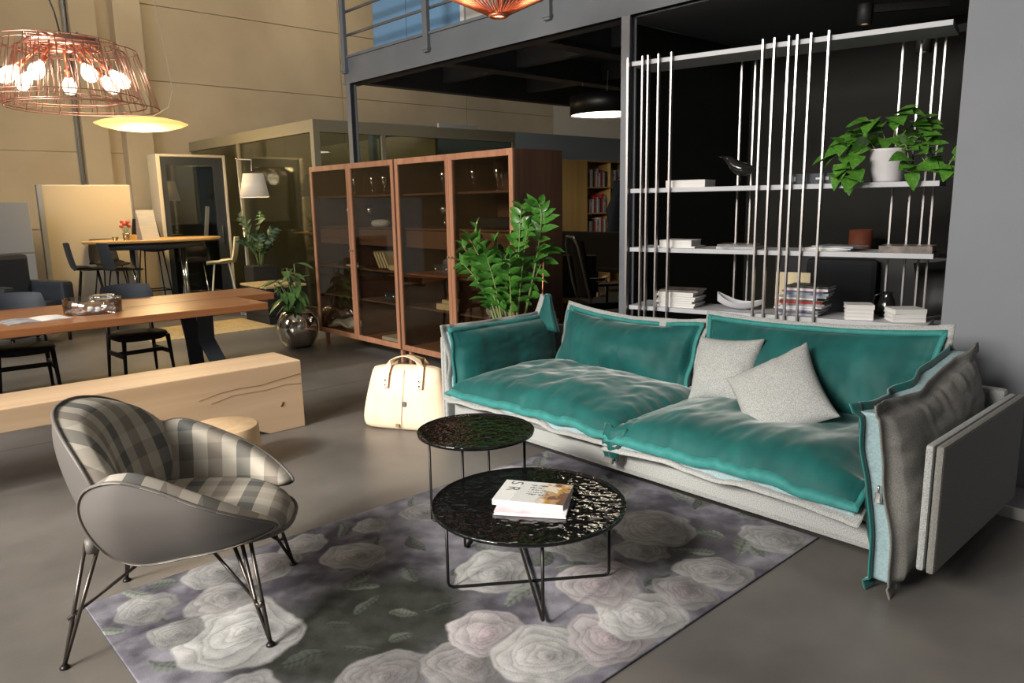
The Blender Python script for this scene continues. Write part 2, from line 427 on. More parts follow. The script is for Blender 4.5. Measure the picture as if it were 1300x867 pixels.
def hcol(y):
    return MB().box(4.86, 4.872, y-.042, y+.042, 0, 3.01).box(4.938, 4.95, y-.042, y+.042, 0, 3.01).box(4.872, 4.938, y-.006, y+.006, 0, 3.01).box(4.82, 5.02, y-.08, y+.08, 0, .015)
mpart('steel_column', hcol(3.93), 'column_grey'); mpart('steel_column', hcol(8.1), 'steel_blue')
for y in (8.14, 6.52, 4.78, 3.1, 1.4):
    mpart('railing_post', MB().box(4.84, 4.88, y-.04, y+.04, 3.13, 4.42).box(4.83, 4.89, y-.05, y+.05, 3.15, 3.17), 'steel_blue')
for z in (3.56, 3.82, 4.1, 4.38):
    mpart('rail', MB().tube([(4.90, -4, z), (4.90, 8.2, z)], .016, 8), 'steel_blue')
# rooms standing on the mezzanine
for (y0, y1, m) in ((8.1, 7.42, 'panel_blue'), (7.41, 6.42, 'panel_blue')):
    mpart('wall_panel', MB().box(5.25, 5.31, y1, y0, 3.46, 5.6), m)
mpart('white_trim', MB().box(5.235, 5.33, 6.36, 8.12, 3.40, 3.46).box(5.23, 5.33, 6.36, 6.42, 3.46, 5.6), 'trim_white')
mpart('room_wall', MB().box(5.25, 5.33, 5.88, 6.35, 3.40, 5.6), 'wall_white')
mpart('door_leaf', MB().box(5.27, 5.31, 5.5, 5.88, 3.40, 5.5), 'dark_blue')
mpart('room_wall', MB().box(5.25, 5.33, -4, 5.5, 3.40, 5.6), 'steel_blue')
mpart('door_handle', MB().tube([(5.2, 5.36, 3.62), (5.2, 5.26, 3.62)], .012, 6), 'chrome')

# ------------------------------------------------------------------ glass meeting room
gr = thing('meeting_room', 'glazed meeting room with olive frame behind the wooden cabinets', 'room', (5.29, 9.8, 0))
def gpart(name, x0, x1, y0, y1, z0, z1, m, par=None, bev=.004):
    return MB().box(x0, x1, y0, y1, z0, z1, bev).build(name, m, par or gr)
H = 2.79
# local origin is the near corner; one face runs along +Y, the other along +X
gpart('corner_post', 0, .10, 0, .10, 0, H, 'olive_frame')
gpart('frame_rail', 0, .08, .10, 4.72, H-.17, H, 'olive_frame'); gpart('frame_rail', .10, 3.85, 0, .08, H-.17, H, 'olive_frame')
gpart('frame_rail', 0, .08, .10, 4.72, 0, .12, 'olive_frame'); gpart('frame_rail', .10, 3.85, 0, .08, 0, .12, 'olive_frame')
gpart('mullion', 0, .08, 2.55, 2.62, .12, H-.17, 'olive_frame')
for x in (1.12, 3.78): gpart('mullion', x, x+.07, 0, .08, .12, H-.17, 'olive_frame')
gpart('pane', .03, .042, .10, 2.55, .12, H-.17, 'glass_room', bev=0); gpart('pane', .03, .042, 2.62, 4.72, .12, H-.17, 'glass_room', bev=0)
gpart('pane', .10, 1.12, .03, .042, .12, H-.17, 'glass_room', bev=0); gpart('pane', 1.19, 3.78, .03, .042, .12, H-.17, 'glass_room', bev=0)
gpart('inner_wall', 2.2, 2.26, .12, 4.72, 0, H-.05, 'wall_beige')
gpart('door_handle', .9, .94, -.05, -.02, 1.0, 1.3, 'metal_dark')
tag(MB().box(-.011, 0, -.15, .15, -.02, .36).box(-.018, -.004, -.17, .17, -.04, .0).box(-.018, -.004, -.17, .17, .34, .38).box(-.018, -.004, -.17, -.15, -.04, .38).box(-.018, -.004, .15, .17, -.04, .38)
    .build('framed_picture', 'olive_frame', loc=(7.48, 12.5, 1.7)), 'small framed picture on the wall inside the glazed meeting room', 'picture')
tag(MB().box(-.4, .4, -.02, .02, 0, .07, .01).build('roof_light', 'trim_white', loc=(7.9, 9.84, 2.79)), 'flat white fitting lying on top of the glazed meeting room', 'fitting')

# glass booth
bt = thing('phone_booth', 'dark framed glass booth with pale sides beside the high table', 'booth', (4.64, 12.85, 0))
MB().box(-.56, -.50, -.2, .22, 0, 2.45, .01).build('side_panel', 'booth_light', bt)
MB().box(.50, .54, -.2, .22, 0, 2.45, .01).build('side_panel', 'booth_light', bt)
MB().box(-.50, .50, -.2, .22, 2.41, 2.45, .01).build('roof_panel', 'booth_light', bt)
MB().box(-.50, -.41, -.17, -.11, 0, 2.41).box(.34, .50, -.17, -.11, 0, 2.41).box(-.41, .34, -.17, -.11, 2.28, 2.41).box(-.41, .34, -.17, -.11, 0, .16).build('door_frame', 'booth_frame', bt)
MB().box(-.41, .34, -.145, -.135, .16, 2.28).build('pane', 'glass_booth', bt)
MB().box(-.50, .50, .19, .22, 0, 1.33).box(.20, .50, .19, .22, 1.33, 2.41).box(-.50, -.44, .19, .22, 1.33, 2.41).box(-.44, .20, .19, .22, 2.33, 2.41).build('back_panel', 'booth_frame', bt)
MB().box(-.44, .20, .20, .206, 1.33, 2.33).build('back_pane', 'glass_window', bt)
MB().box(-.1, .45, .0, .19, 1.04, 1.08).build('inner_shelf', 'leather_tan_dark', bt)
MB().bar((.22, .1, 1.08), (.30, .12, 1.62), .03, .06).build('screen', 'shade_white', bt)
MB().box(.40, .43, -.20, -.17, 1.0, 1.3, .005).build('door_handle', 'chrome', bt)

# pale partition board
bd = thing('partition_board', 'tall pale beige partition board with grey edge behind the high table', 'partition', (3.02, 12.75, 0))
MB().box(-.53, .66, -.02, .02, .03, 1.97).build('board', 'board_beige', bd)
MB().box(-.60, -.53, -.05, .05, 0, 1.97, .006).box(.66, .65, -.04, .04, 0, 1.97, .004).build('edge_post', 'board_edge', bd)
MB().box(-.53, .66, -.022, .022, 1.95, 1.965).build('top_rail', 'trim_white', bd)
# low grey divider further left
dv = thing('low_divider', 'low grey fabric divider behind the dark lounge chair', 'partition', (1.2, 12.2, 0))
MB().box(-1.6, 1.0, -.03, .03, .05, 1.02, .01).build('panel', 'board_edge', dv)
MB().box(-1.6, 1.0, -.03, .03, 1.03, 1.72, .01).build('panel', 'board_edge', dv)
for x in (-1.5, .6): MB().box(x, x+.06, -.2, .2, 0, .05, .01).build('foot', 'metal_dark', dv)
# ------------------------------------------------------------------ rug with printed roses
def build_rug():
    x0, x1, y0, y1 = .60, 3.31, 1.48, 3.28
    nx, ny = 520, 345
    gx, gy = np.meshgrid(np.linspace(x0, x1, nx), np.linspace(y0, y1, ny), indexing='ij')
    wx = gx + .05*fbm(gx*5, gy*5, 3); wy = gy + .05*fbm(gx*5, gy*5, 9)
    n1 = fbm(gx*2.2, gy*2.2, 21); n2 = fbm(gx*14, gy*14, 5, 3); n3 = fbm(gx*5, gy*5, 31)
    base = np.array([.075, .07, .088]); lite = np.array([.25, .245, .285])
    t = np.clip(.40 + .75*n3 + .45*n2, 0, 1)[..., None]
    col = base*(1-t) + lite*t
    # dark olive patch in the middle
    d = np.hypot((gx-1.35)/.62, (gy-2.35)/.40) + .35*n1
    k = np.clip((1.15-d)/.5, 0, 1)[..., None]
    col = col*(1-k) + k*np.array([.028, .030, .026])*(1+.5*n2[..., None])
    d = np.hypot((gx-2.9)/.35, (gy-1.85)/.25) + .35*n1; k = np.clip((1.0-d)/.4, 0, .8)[..., None]
    col = col*(1-k) + k*np.array([.075, .07, .085])
    rng = random.Random(4)
    # leaves
    def leaf(cx, cy, ln, wd, a, c):
        nonlocal col
        u = (wx-cx)*math.cos(a) + (wy-cy)*math.sin(a); v = -(wx-cx)*math.sin(a) + (wy-cy)*math.cos(a)
        s = u/ln
        e = wd*np.clip(1-s*s, 0, 1)**.8*(1-.25*s)
        k = np.clip((e-np.abs(v))/.006, 0, 1)*(np.abs(s) < 1)
        sh = .75 + .35*np.clip(v/wd, -1, 1) - .35*np.exp(-(v/.004)**2) + .12*np.sin(s*22+np.abs(v)/wd*5)
        col = col*(1-k[..., None]*.9) + (k*.9*sh)[..., None]*np.array(c)
    for _ in range(95):
        cx, cy = rng.uniform(x0, x1), rng.uniform(y0, y1); g = rng.random()
        leaf(cx, cy, rng.uniform(.05, .11), rng.uniform(.022, .045), rng.uniform(0, 6.3),
             (.10+.16*g, .115+.17*g, .105+.155*g) if math.hypot(cx-1.35, cy-2.35) > .5 else (.05+.06*g, .058+.065*g, .05+.055*g))
    # roses: centre, radius, brightness, pink amount
    roses = [(.98,2.62,.20,.62,.0),(1.02,2.92,.12,.5,.05),(1.30,3.08,.13,.58,.12),(1.52,3.16,.09,.6,.05),(1.62,2.86,.12,.55,.0),(1.10,3.16,.11,.45,.0),(.78,3.08,.10,.42,.0),
             (1.85,3.12,.08,.5,.02),(2.13,3.05,.10,.48,.04),(.80,2.80,.09,.40,.0),
             (1.22,2.02,.13,.30,.1),(1.47,1.88,.14,.34,.1),(1.66,1.98,.13,.60,.22),(1.72,1.72,.16,.62,.03),(1.96,1.64,.15,.55,.22),(2.16,1.66,.15,.64,.02),(2.24,1.92,.17,.60,.2),
             (1.98,2.3,.16,.6,.0),(2.45,2.22,.15,.62,.0),(2.62,1.98,.10,.5,.05),(2.86,2.10,.17,.60,.02),(2.66,1.64,.14,.52,.04),(2.42,1.62,.11,.40,.16),(3.15,1.62,.14,.5,.03),(3.05,2.6,.15,.5,.02),(2.7,2.75,.14,.5,.06),(2.45,3.0,.13,.45,.08),(2.9,3.12,.12,.5,.0),
             (.75,1.75,.17,.55,.05),(1.05,1.65,.13,.45,.1),(.8,2.25,.13,.4,.02)]
    for i, (cx, cy, R, br, pk) in enumerate(roses):
        R *= 1.18; r = np.hypot(wx-cx, wy-cy); m = r < R*1.6
        th = np.arctan2(wy[m]-cy, wx[m]-cx); rr = r[m]/R
        ph = rng.uniform(0, 6.28)
        rr = rr*(1+.05*np.cos(3*th+ph)+.035*np.cos(7*th+2*ph)+.16*n3[m]+.05*n2[m])
        shade = np.zeros_like(rr); edges = [0, .13, .26, .40, .56, .76, 1.0]
        for q in range(6):
            a, b_ = edges[q], edges[q+1]; f = 1+.13*np.cos((2+q%3)*th+ph*(q+1)*1.7)+.10*n1[m]; f2 = 1+.13*np.cos((2+(q+1)%3)*th+ph*(q+2)*1.7)+.10*n1[m]
            s = np.clip((rr-a*f)/np.maximum(b_*f2-a*f, .02), 0, 1); inn = (rr >= a*f)
            sh = .66+.34*s**.8 - .16*np.exp(-((rr-b_*f2)/.02)**2) - .08*(s < .1)
            sh = sh + .05*np.cos((7+q)*th+3*ph+q)*s
            shade = np.where(inn, sh, shade)
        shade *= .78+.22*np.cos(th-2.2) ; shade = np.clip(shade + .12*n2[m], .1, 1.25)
        k = np.clip((1-rr)/.07, 0, 1)*.92
        tint = np.array([1.0, 1.0-.30*pk*1.2*1, 1.0-.18*pk]) * br*.80
        pinkcore = np.clip(1-rr*1.6, 0, 1)*pk*2.2
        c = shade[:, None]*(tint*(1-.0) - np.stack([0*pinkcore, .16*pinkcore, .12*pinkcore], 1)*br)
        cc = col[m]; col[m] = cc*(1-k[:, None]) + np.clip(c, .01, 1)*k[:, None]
    col = col*(1+.16*n2[..., None])
    col = np.clip(col*1.2, .008, .8)
    zt = .009
    V = np.stack([gx, gy, np.full_like(gx, zt)], -1).reshape(-1, 3)
    # skirt
    ring = [i*ny for i in range(nx)] + [(nx-1)*ny+j for j in range(1, ny)] + [i*ny+ny-1 for i in range(nx-2, -1, -1)] + [j for j in range(ny-2, 0, -1)]
    nb = len(V); Vb = V[ring].copy(); Vb[:, 2] = 0.0005
    idx = np.arange(nx*ny).reshape(nx, ny)
    F = np.stack([idx[:-1,:-1], idx[1:,:-1], idx[1:,1:], idx[:-1,1:]], -1).reshape(-1, 4)
    k = len(ring); S = np.array([(ring[(i+1) % k], ring[i], nb+i, nb+(i+1) % k) for i in range(k)])
    allV = np.concatenate([V, Vb]).astype(np.float32); allF = np.concatenate([F, S]).astype(np.int32)
    me = bpy.data.meshes.new('rug')
    me.vertices.add(len(allV)); me.vertices.foreach_set('co', (allV - np.array([1.955, 2.38, 0], np.float32)).ravel())
    me.loops.add(allF.size); me.loops.foreach_set('vertex_index', allF.ravel())
    me.polygons.add(len(allF)); me.polygons.foreach_set('loop_start', np.arange(0, allF.size, 4, dtype=np.int32))
    me.update(calc_edges=True); me.validate()
    at = me.attributes.new('pattern', 'FLOAT_COLOR', 'POINT')
    cc = np.concatenate([col.reshape(-1, 3), np.full((len(Vb), 3), .03)]); cc = np.concatenate([cc, np.ones((len(cc), 1))], 1)
    at.data.foreach_set('color', cc.astype(np.float32).ravel())
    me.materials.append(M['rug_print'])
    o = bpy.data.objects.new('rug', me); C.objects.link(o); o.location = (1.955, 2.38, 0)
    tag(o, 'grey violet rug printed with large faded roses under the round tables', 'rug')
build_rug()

# ------------------------------------------------------------------ sofa
SF = thing('sofa', 'green velvet two seat sofa with grey tweed base and panels', 'sofa', (3.65, 2.5, 0))
SO = np.array([3.65, 2.5, 0])
def cushion(name, W, Hh, T, place, mats, parent, origin, fl=.035, g=.014, seed=1, nu=66, nv=46, wr=.012, pf=.6, pb=.4, p=2.8, gather=.010, wave=.014, pinch=.04, wscale=(5, 14), sub=True, flb=None, big=0., bsc=(2.2, 2.6), belly=0.):
    """two fabric sheets with flanges, joined by a zip tape; local axes: X width, Y height, N thickness"""
    flb = fl*1.55 if flb is None else flb; fu, fv = fl/(W/2), fl/(Hh/2)
    u = np.linspace(-1-fu, 1+fu, nu); v = np.linspace(-1-fv, 1+fv, nv)
    U, V = np.meshgrid(u, v, indexing='ij'); a, b_ = np.abs(U), np.abs(V)
    X = U*W/2*(1-pinch*(1-np.clip(b_, 0, 1)**2)*np.clip(a, 0, 1)**2); Y = V*Hh/2*(1-pinch*(1-np.clip(a, 0, 1)**2)*np.clip(b_, 0, 1)**2)
    h = (np.clip(1-a**p, 0, 1)*np.clip(1-b_**p, 0, 1))**.5*(1-belly*V)
    dx = np.clip(1-a, 0, 1)*W/2; dy = np.clip(1-b_, 0, 1)*Hh/2
    inside = ((a < 1) & (b_ < 1))
    res = []
    for sgn, pp in ((1, pf), (-1, pb)):
        sd = seed*13+(0 if sgn > 0 else 7)
        wrk = big*fbm(X*bsc[0]+9, Y*bsc[1], sd+8, 2)*h + wr*(1.2*fbm(X*wscale[0]+.4*fbm(X*3, Y*3, sd+3), Y*wscale[1], sd, 3) - .9*np.abs(fbm(X*wscale[0]*.8, Y*wscale[1]*.7+3*X, sd+1, 2)))*np.clip(h*1.6, 0, 1)
        gat = gather*(vnoise(Y*26, X*3, sd+2)*np.exp(-dx/.06)*(dx < .3) + vnoise(X*26, Y*3, sd+4)*np.exp(-dy/.07)*(dy < .3))*inside*np.clip(h*4, 0, 1)
        wav = wave*(vnoise(Y*7+5, X*.0+sgn, sd+5)*(a > .97) + vnoise(X*7+2, Y*0+sgn, sd+6)*(b_ > .97))
        res.append(sgn*(g + T*pp*h + wrk + gat) + wav)
    n = nu*nv; out = []
    for k, Z in enumerate(res):
        Xk, Yk = X, Y
        if k == 1 and sub:   # the tweed flange stands out further than the velvet one
            Xk = X + np.sign(X)*np.clip(np.abs(U)-1, 0, 1)*W/2*(flb/fl-1); Yk = Y + np.sign(Y)*np.clip(np.abs(V)-1, 0, 1)*Hh/2*(flb/fl-1)
        Wd = place(Xk, Yk, Z) - origin
        V3 = Wd.reshape(-1, 3); uvs = np.stack([X*3, Y*3], -1).reshape(-1, 2)
        out.append((V3, gridfaces(nu, nv, flip=(k == 1)), uvs))
    iu = [int(np.argmin(abs(u+1))), int(np.argmin(abs(u-1)))]; iv = [int(np.argmin(abs(v+1))), int(np.argmin(abs(v-1)))]
    per = [(i, iv[0]) for i in range(iu[0], iu[1])] + [(iu[1], j) for j in range(iv[0], iv[1])] + [(i, iv[1]) for i in range(iu[1], iu[0], -1)] + [(iu[0], j) for j in range(iv[1], iv[0], -1)]
    if not sub:   # plain cushion, one mesh
        vs = np.concatenate([out[0][0], out[1][0]]); fs = out[0][1] + [tuple(i+n for i in f) for f in out[1][1]]
        ring = [i*nv for i in range(nu)] + [(nu-1)*nv+j for j in range(1, nv)] + [i*nv+nv-1 for i in range(nu-2, -1, -1)] + [j for j in range(nv-2, 0, -1)]
        fs += [(ring[(i+1) % len(ring)], ring[i], n+ring[i], n+ring[(i+1) % len(ring)]) for i in range(len(ring))]
        return mk(name, vs, fs, mats[0], parent, True, np.concatenate([out[0][2], out[1][2]]))
    f = mk(name, out[0][0], out[0][1], mats[0], parent, True, out[0][2])
    bk = mk('cushion_backing', out[1][0], out[1][1], mats[1], f, True, out[1][2])
    for o, s in ((f, -1), (bk, -1)):
        sm = o.modifiers.new('fabric', 'SOLIDIFY'); sm.thickness = .006; sm.offset = s
    P0 = [out[0][0][i*nv+j] for i, j in per]; P1 = [out[1][0][i*nv+j] for i, j in per]; k = len(per)
    io = [0, nu-1]; jo = [0, nv-1]
    ring = [(i, 0) for i in range(nu-1)] + [(nu-1, j) for j in range(nv-1)] + [(i, nv-1) for i in range(nu-1, 0, -1)] + [(0, j) for j in range(nv-1, 0, -1)]
    nudge = (place(X*0, Y*0, X*0+.004) - place(X*0, Y*0, X*0))[0, 0]
    ro = [out[0][0][i*nv+j]+nudge for i, j in ring]
    inn = [out[0][0][min(max(i, iu[0]), iu[1])*nv+min(max(j, iv[0]), iv[1])]+nudge for i, j in ring]; q = len(ring)
    fo = mk('velvet_edge', ro+inn, [(i, (i+1) % q, q+(i+1) % q, q+i) for i in range(q)], 'teal_lit_edge', f, True); fo.modifiers.new('s', 'SOLIDIFY').thickness = .004
    mk('zip_tape', P0+P1, [(i, (i+1) % k, k+(i+1) % k, k+i) for i in range(k)], mats[2], f, True)
    return f
def frame(c, ex, ey):
    c, ex, ey = np.array(c, float), np.array(ex, float), np.array(ey, float); ex /= np.linalg.norm(ex); ey -= ex*(ey@ex); ey /= np.linalg.norm(ey); en = np.cross(ex, ey)
    return lambda X, Y, Z: c + X[..., None]*ex + Y[..., None]*ey + Z[..., None]*en
def sbox(name, x0, x1, y0, y1, z0, z1, m, b=.03, par=SF):
    return MB().box(x0-SO[0], x1-SO[0], y0-SO[1], y1-SO[1], z0, z1, b).build(name, m, par)
bs = sbox('base', 3.10, 4.14, 1.02, 4.0, .115, .285, 'tweed', .035)
mk('seam', *(lambda m: (m.v, m.f))(MB().tube([(3.094-SO[0], 1.05-SO[1], .238), (3.094-SO[0], 3.98-SO[1], .238)], .006, 6)), 'tweed_shaded', bs, True)
def panel(y0, y1, zt, name='side_panel'):
    # quilted panel made of two faces with raised double edge
    ym = (y0+y1)/2
    o = sbox(name, 3.07, 4.20, y0, ym-.004, .115, zt, 'tweed_shaded' if y0 < 2 else 'tweed', .016)  # near panel takes the tweed with shade in its colour
    q = MB().box(3.075-SO[0], 4.20-SO[0], ym+.004-SO[1], y1-SO[1], .115, zt-.004, .016).build('inner_face', 'tweed', o)
    return o
panel(.905, .975, .645); panel(4.03, 4.095, .70)
sbox('back_panel', 4.14, 4.21, .98, 4.03, .115, .66, 'tweed', .02)
for x, y in ((3.16, 1.12), (3.16, 3.9), (4.08, 1.12), (4.08, 3.9)):
    MB().tube([(x-SO[0], y-SO[1], 0), (x-SO[0], y-SO[1], .12)], .009, 8).tube([(x-SO[0]-.0, y-SO[1], .004), (x-SO[0], y-SO[1]-.05, .004)], .005, 6).build('leg', 'metal_dark', SF)
TM = ('teal', 'tweed', 'zip_tape')
# seat cushions: width along world y, height along world x
def seat_place(yc, xc, droop=.05, zc=.345, lift=0, seed=0):
    def f(X, Y, Z):
        x = xc + Y; y = yc + X
        front = np.clip((3.10 - x)/.13, 0, 1)
        z = zc + Z - droop*front**1.5 + lift*X
        z = np.maximum(z, np.where(x > 3.09, .287, .20))
        return np.stack([x - .015*front, y, z], -1)
    return f
cushion('seat_cushion', 1.32, .98, .20, seat_place(1.86, 3.51, .07), TM, SF, SO, seed=3, wr=.014, wscale=(8, 3), pf=.62, pb=.25, p=4.2, nu=120, nv=80, gather=.012, pinch=.02, fl=.02, big=.025)
cushion('seat_cushion', 1.46, .98, .20, seat_place(3.22, 3.52, .07, .348), TM, SF, SO, seed=8, wr=.016, wscale=(6, 5), pf=.70, pb=.25, p=4.0, nu=120, nv=80, gather=.012, pinch=.02, fl=.02, big=.03)
# crumpled corners hanging between the two seats
cr = []
for i in range(9):
    for j in range(9):
        s, t = i/8, j/8
        cr.append((3.035-.045*math.sin(t*2.6)+.010*math.sin(s*8+t*2)-SO[0], 2.50+(s-.5)*.16*(1-.55*t)-SO[1], .40-.19*t+.006*math.sin(s*9)))
o = mk('corner_fold', cr, gridfaces(9, 9), 'teal', SF, True); o.modifiers.new('s', 'SOLIDIFY').thickness = .02
MB().box(-.012, .012, -.03, .03, -.02, .012, .006).build('fold_lining', 'tweed_shaded', o, loc=(2.985-SO[0], 2.50-SO[1], .225))
# back cushions, leaning
def back_place(yc, zc, xc, lean, sag=.03, tilt=0.):
    cl, sl = math.cos(lean), math.sin(lean)
    def f(X, Y, Z):
        Yy = Y - sag*(1-(X/.7)**2)*(Y > 0)*np.clip(Y/.2, 0, 1) + tilt*X
        z = zc + Yy*cl + Z*sl; x = xc + Yy*sl - Z*cl
        return np.stack([x, yc - X, np.maximum(z, .43+.0*z)], -1)
    return f
cushion('back_cushion', 1.29, .52, .22, back_place(1.905, .635, 3.985, .30, .02, .04), TM, SF, SO, seed=5, wr=.018, wscale=(7, 3), nu=100, nv=60, pf=.78, pb=.3, p=2.3, fl=.030, g=.018, flb=.058, wave=.02, big=.05, belly=.3)
cushion('back_cushion', 1.12, .47, .22, back_place(3.21, .60, 3.985, .30, .05, -.01), TM, SF, SO, seed=6, wr=.020, wscale=(6, 4), nu=90, nv=60, pf=.82, pb=.3, p=2.2, fl=.030, g=.018, flb=.058, wave=.025, big=.06, belly=.3)
# arm cushions: inner velvet face, outer tweed face
cushion('arm_cushion', .98, .40, .19, frame((3.56, 3.955, .545), (1, 0, 0), (0, .12, 1)), TM, SF, SO, seed=11, wr=.008, pf=.55, pb=.25, p=4, fl=.03, g=.022, nu=80, nv=46, flb=.05, wave=.018, big=.012)
cushion('arm_cushion', 1.06, .60, .19, lambda X, Y, Z: (lambda x, y, z: np.stack([x, y, z - .10*np.clip((3.35-x)/.35, 0, 1)*np.clip((.45-z)/.3, 0, 1) + .10*np.clip((x-3.4)/.6, 0, 1)], -1))(3.55-X*-1, 1.115+Z*1.0+.05*(Y/.3), .44+Y), ('teal', 'tweed_shaded', 'zip_tape'), SF, SO, seed=12, wr=.010, pf=.40, pb=.42, p=3.4, fl=.035, g=.045, nu=90, nv=60, wave=.03, flb=.045)
# upturned corner of the arm cushion beside the back
tri = []
for i in range(10):
    t = i/9; wdt = .11*(1-t)**1.1
    for s in np.linspace(-1, 1, 7): tri.append((3.93+.03*t+.025*abs(s)*(1-t)-SO[0], 3.90-s*wdt-.02*t-SO[1], .66+.26*t - .01*s*s))
o = mk('cushion_corner', tri, gridfaces(10, 7), 'teal', SF, True); o.modifiers.new('s', 'SOLIDIFY').thickness = .05
tri2 = [(x+.02, y+.095, z-.006) for x, y, z in tri]
o2 = mk('corner_backing', tri2, gridfaces(10, 7), 'tweed', o, True); o2.modifiers.new('s', 'SOLIDIFY').thickness = .03
# zipper pull at the front of the near arm cushion
MB().box(-.008, .008, -.012, .012, -.045, 0, .003).tube([(0, 0, .0), (0, 0, .03)], .005, 6).build('zipper_pull', 'chrome', SF, loc=(3.02-SO[0], 1.115-SO[1], .42))
# loose pillows
def pillow(label, c, ex, ey, W, seed):
    c = np.array(c, float)
    o = cushion('throw_pillow', W, W*.96, .17, frame(c, ex, ey), ('tweed',), None, c, fl=0, g=.004, seed=seed, nu=40, nv=40, wr=.008, pf=.5, pb=.5, p=2.4, gather=.006, wave=0, pinch=.10, wscale=(6, 6), sub=False)
    o.location = c
    tag(o, label, 'pillow', 'grey pillows on the green sofa')
pillow('grey tweed pillow standing upright against the velvet backrest', (3.79, 2.30, .615), (.0, -1, .08), (.45, .0, 1), .42, 21)
_a = math.radians(50)
_ex, _ey = np.array([0, -1, 0.]), np.array([.62, -.05, .78])
pillow('grey tweed pillow tipped on its corner in front of the upright pillow', (3.60, 1.86, .575), _ex*math.cos(_a)-_ey*math.sin(_a), _ex*math.sin(_a)+_ey*math.cos(_a), .49, 22)

# ------------------------------------------------------------------ round tables
def round_table(name, label, c, r, h, rot, legr):
    t = thing(name, label, 'table', (c[0], c[1], .0095), rot)
    h -= .0095
    MB().lathe([(0, h-.014), (r-.012, h-.014), (r-.002, h-.008), (r, h+.004), (r-.004, h+.006), (r-.010, h+.001), (r-.02, h-.001), (r*.9, h-.002), (r*.5, h-.002), (0, h-.002)], 72).build('table_top', 'enamel_black', t)
    for k in range(2):
        a = k*math.pi/2; ca, sa = math.cos(a), math.sin(a); q = .03; pts = []
        for s, z in ((-legr, h-.014), (-legr, .03), (-legr+.004, .016), (-legr+q-.012, .008), (-legr+q, .007), (legr-q, .007), (legr-q+.012, .008), (legr-.004, .016), (legr, .03), (legr, h-.014)):
            pts.append((s*ca, s*sa, z + (.012*k if z < .02 else 0)))
        MB().tube(pts, .0065, 8).build('leg_frame', 'metal_dark', t)
    return t
round_table('coffee_table', 'large low round black table with hammered enamel top on rose rug', (2.03, 2.13), .405, .372, math.radians(-35.5+0), .345)
round_table('side_table', 'small taller round black table with hammered enamel top overlapping the low one', (2.225, 2.70), .285, .515, math.radians(35), .24)
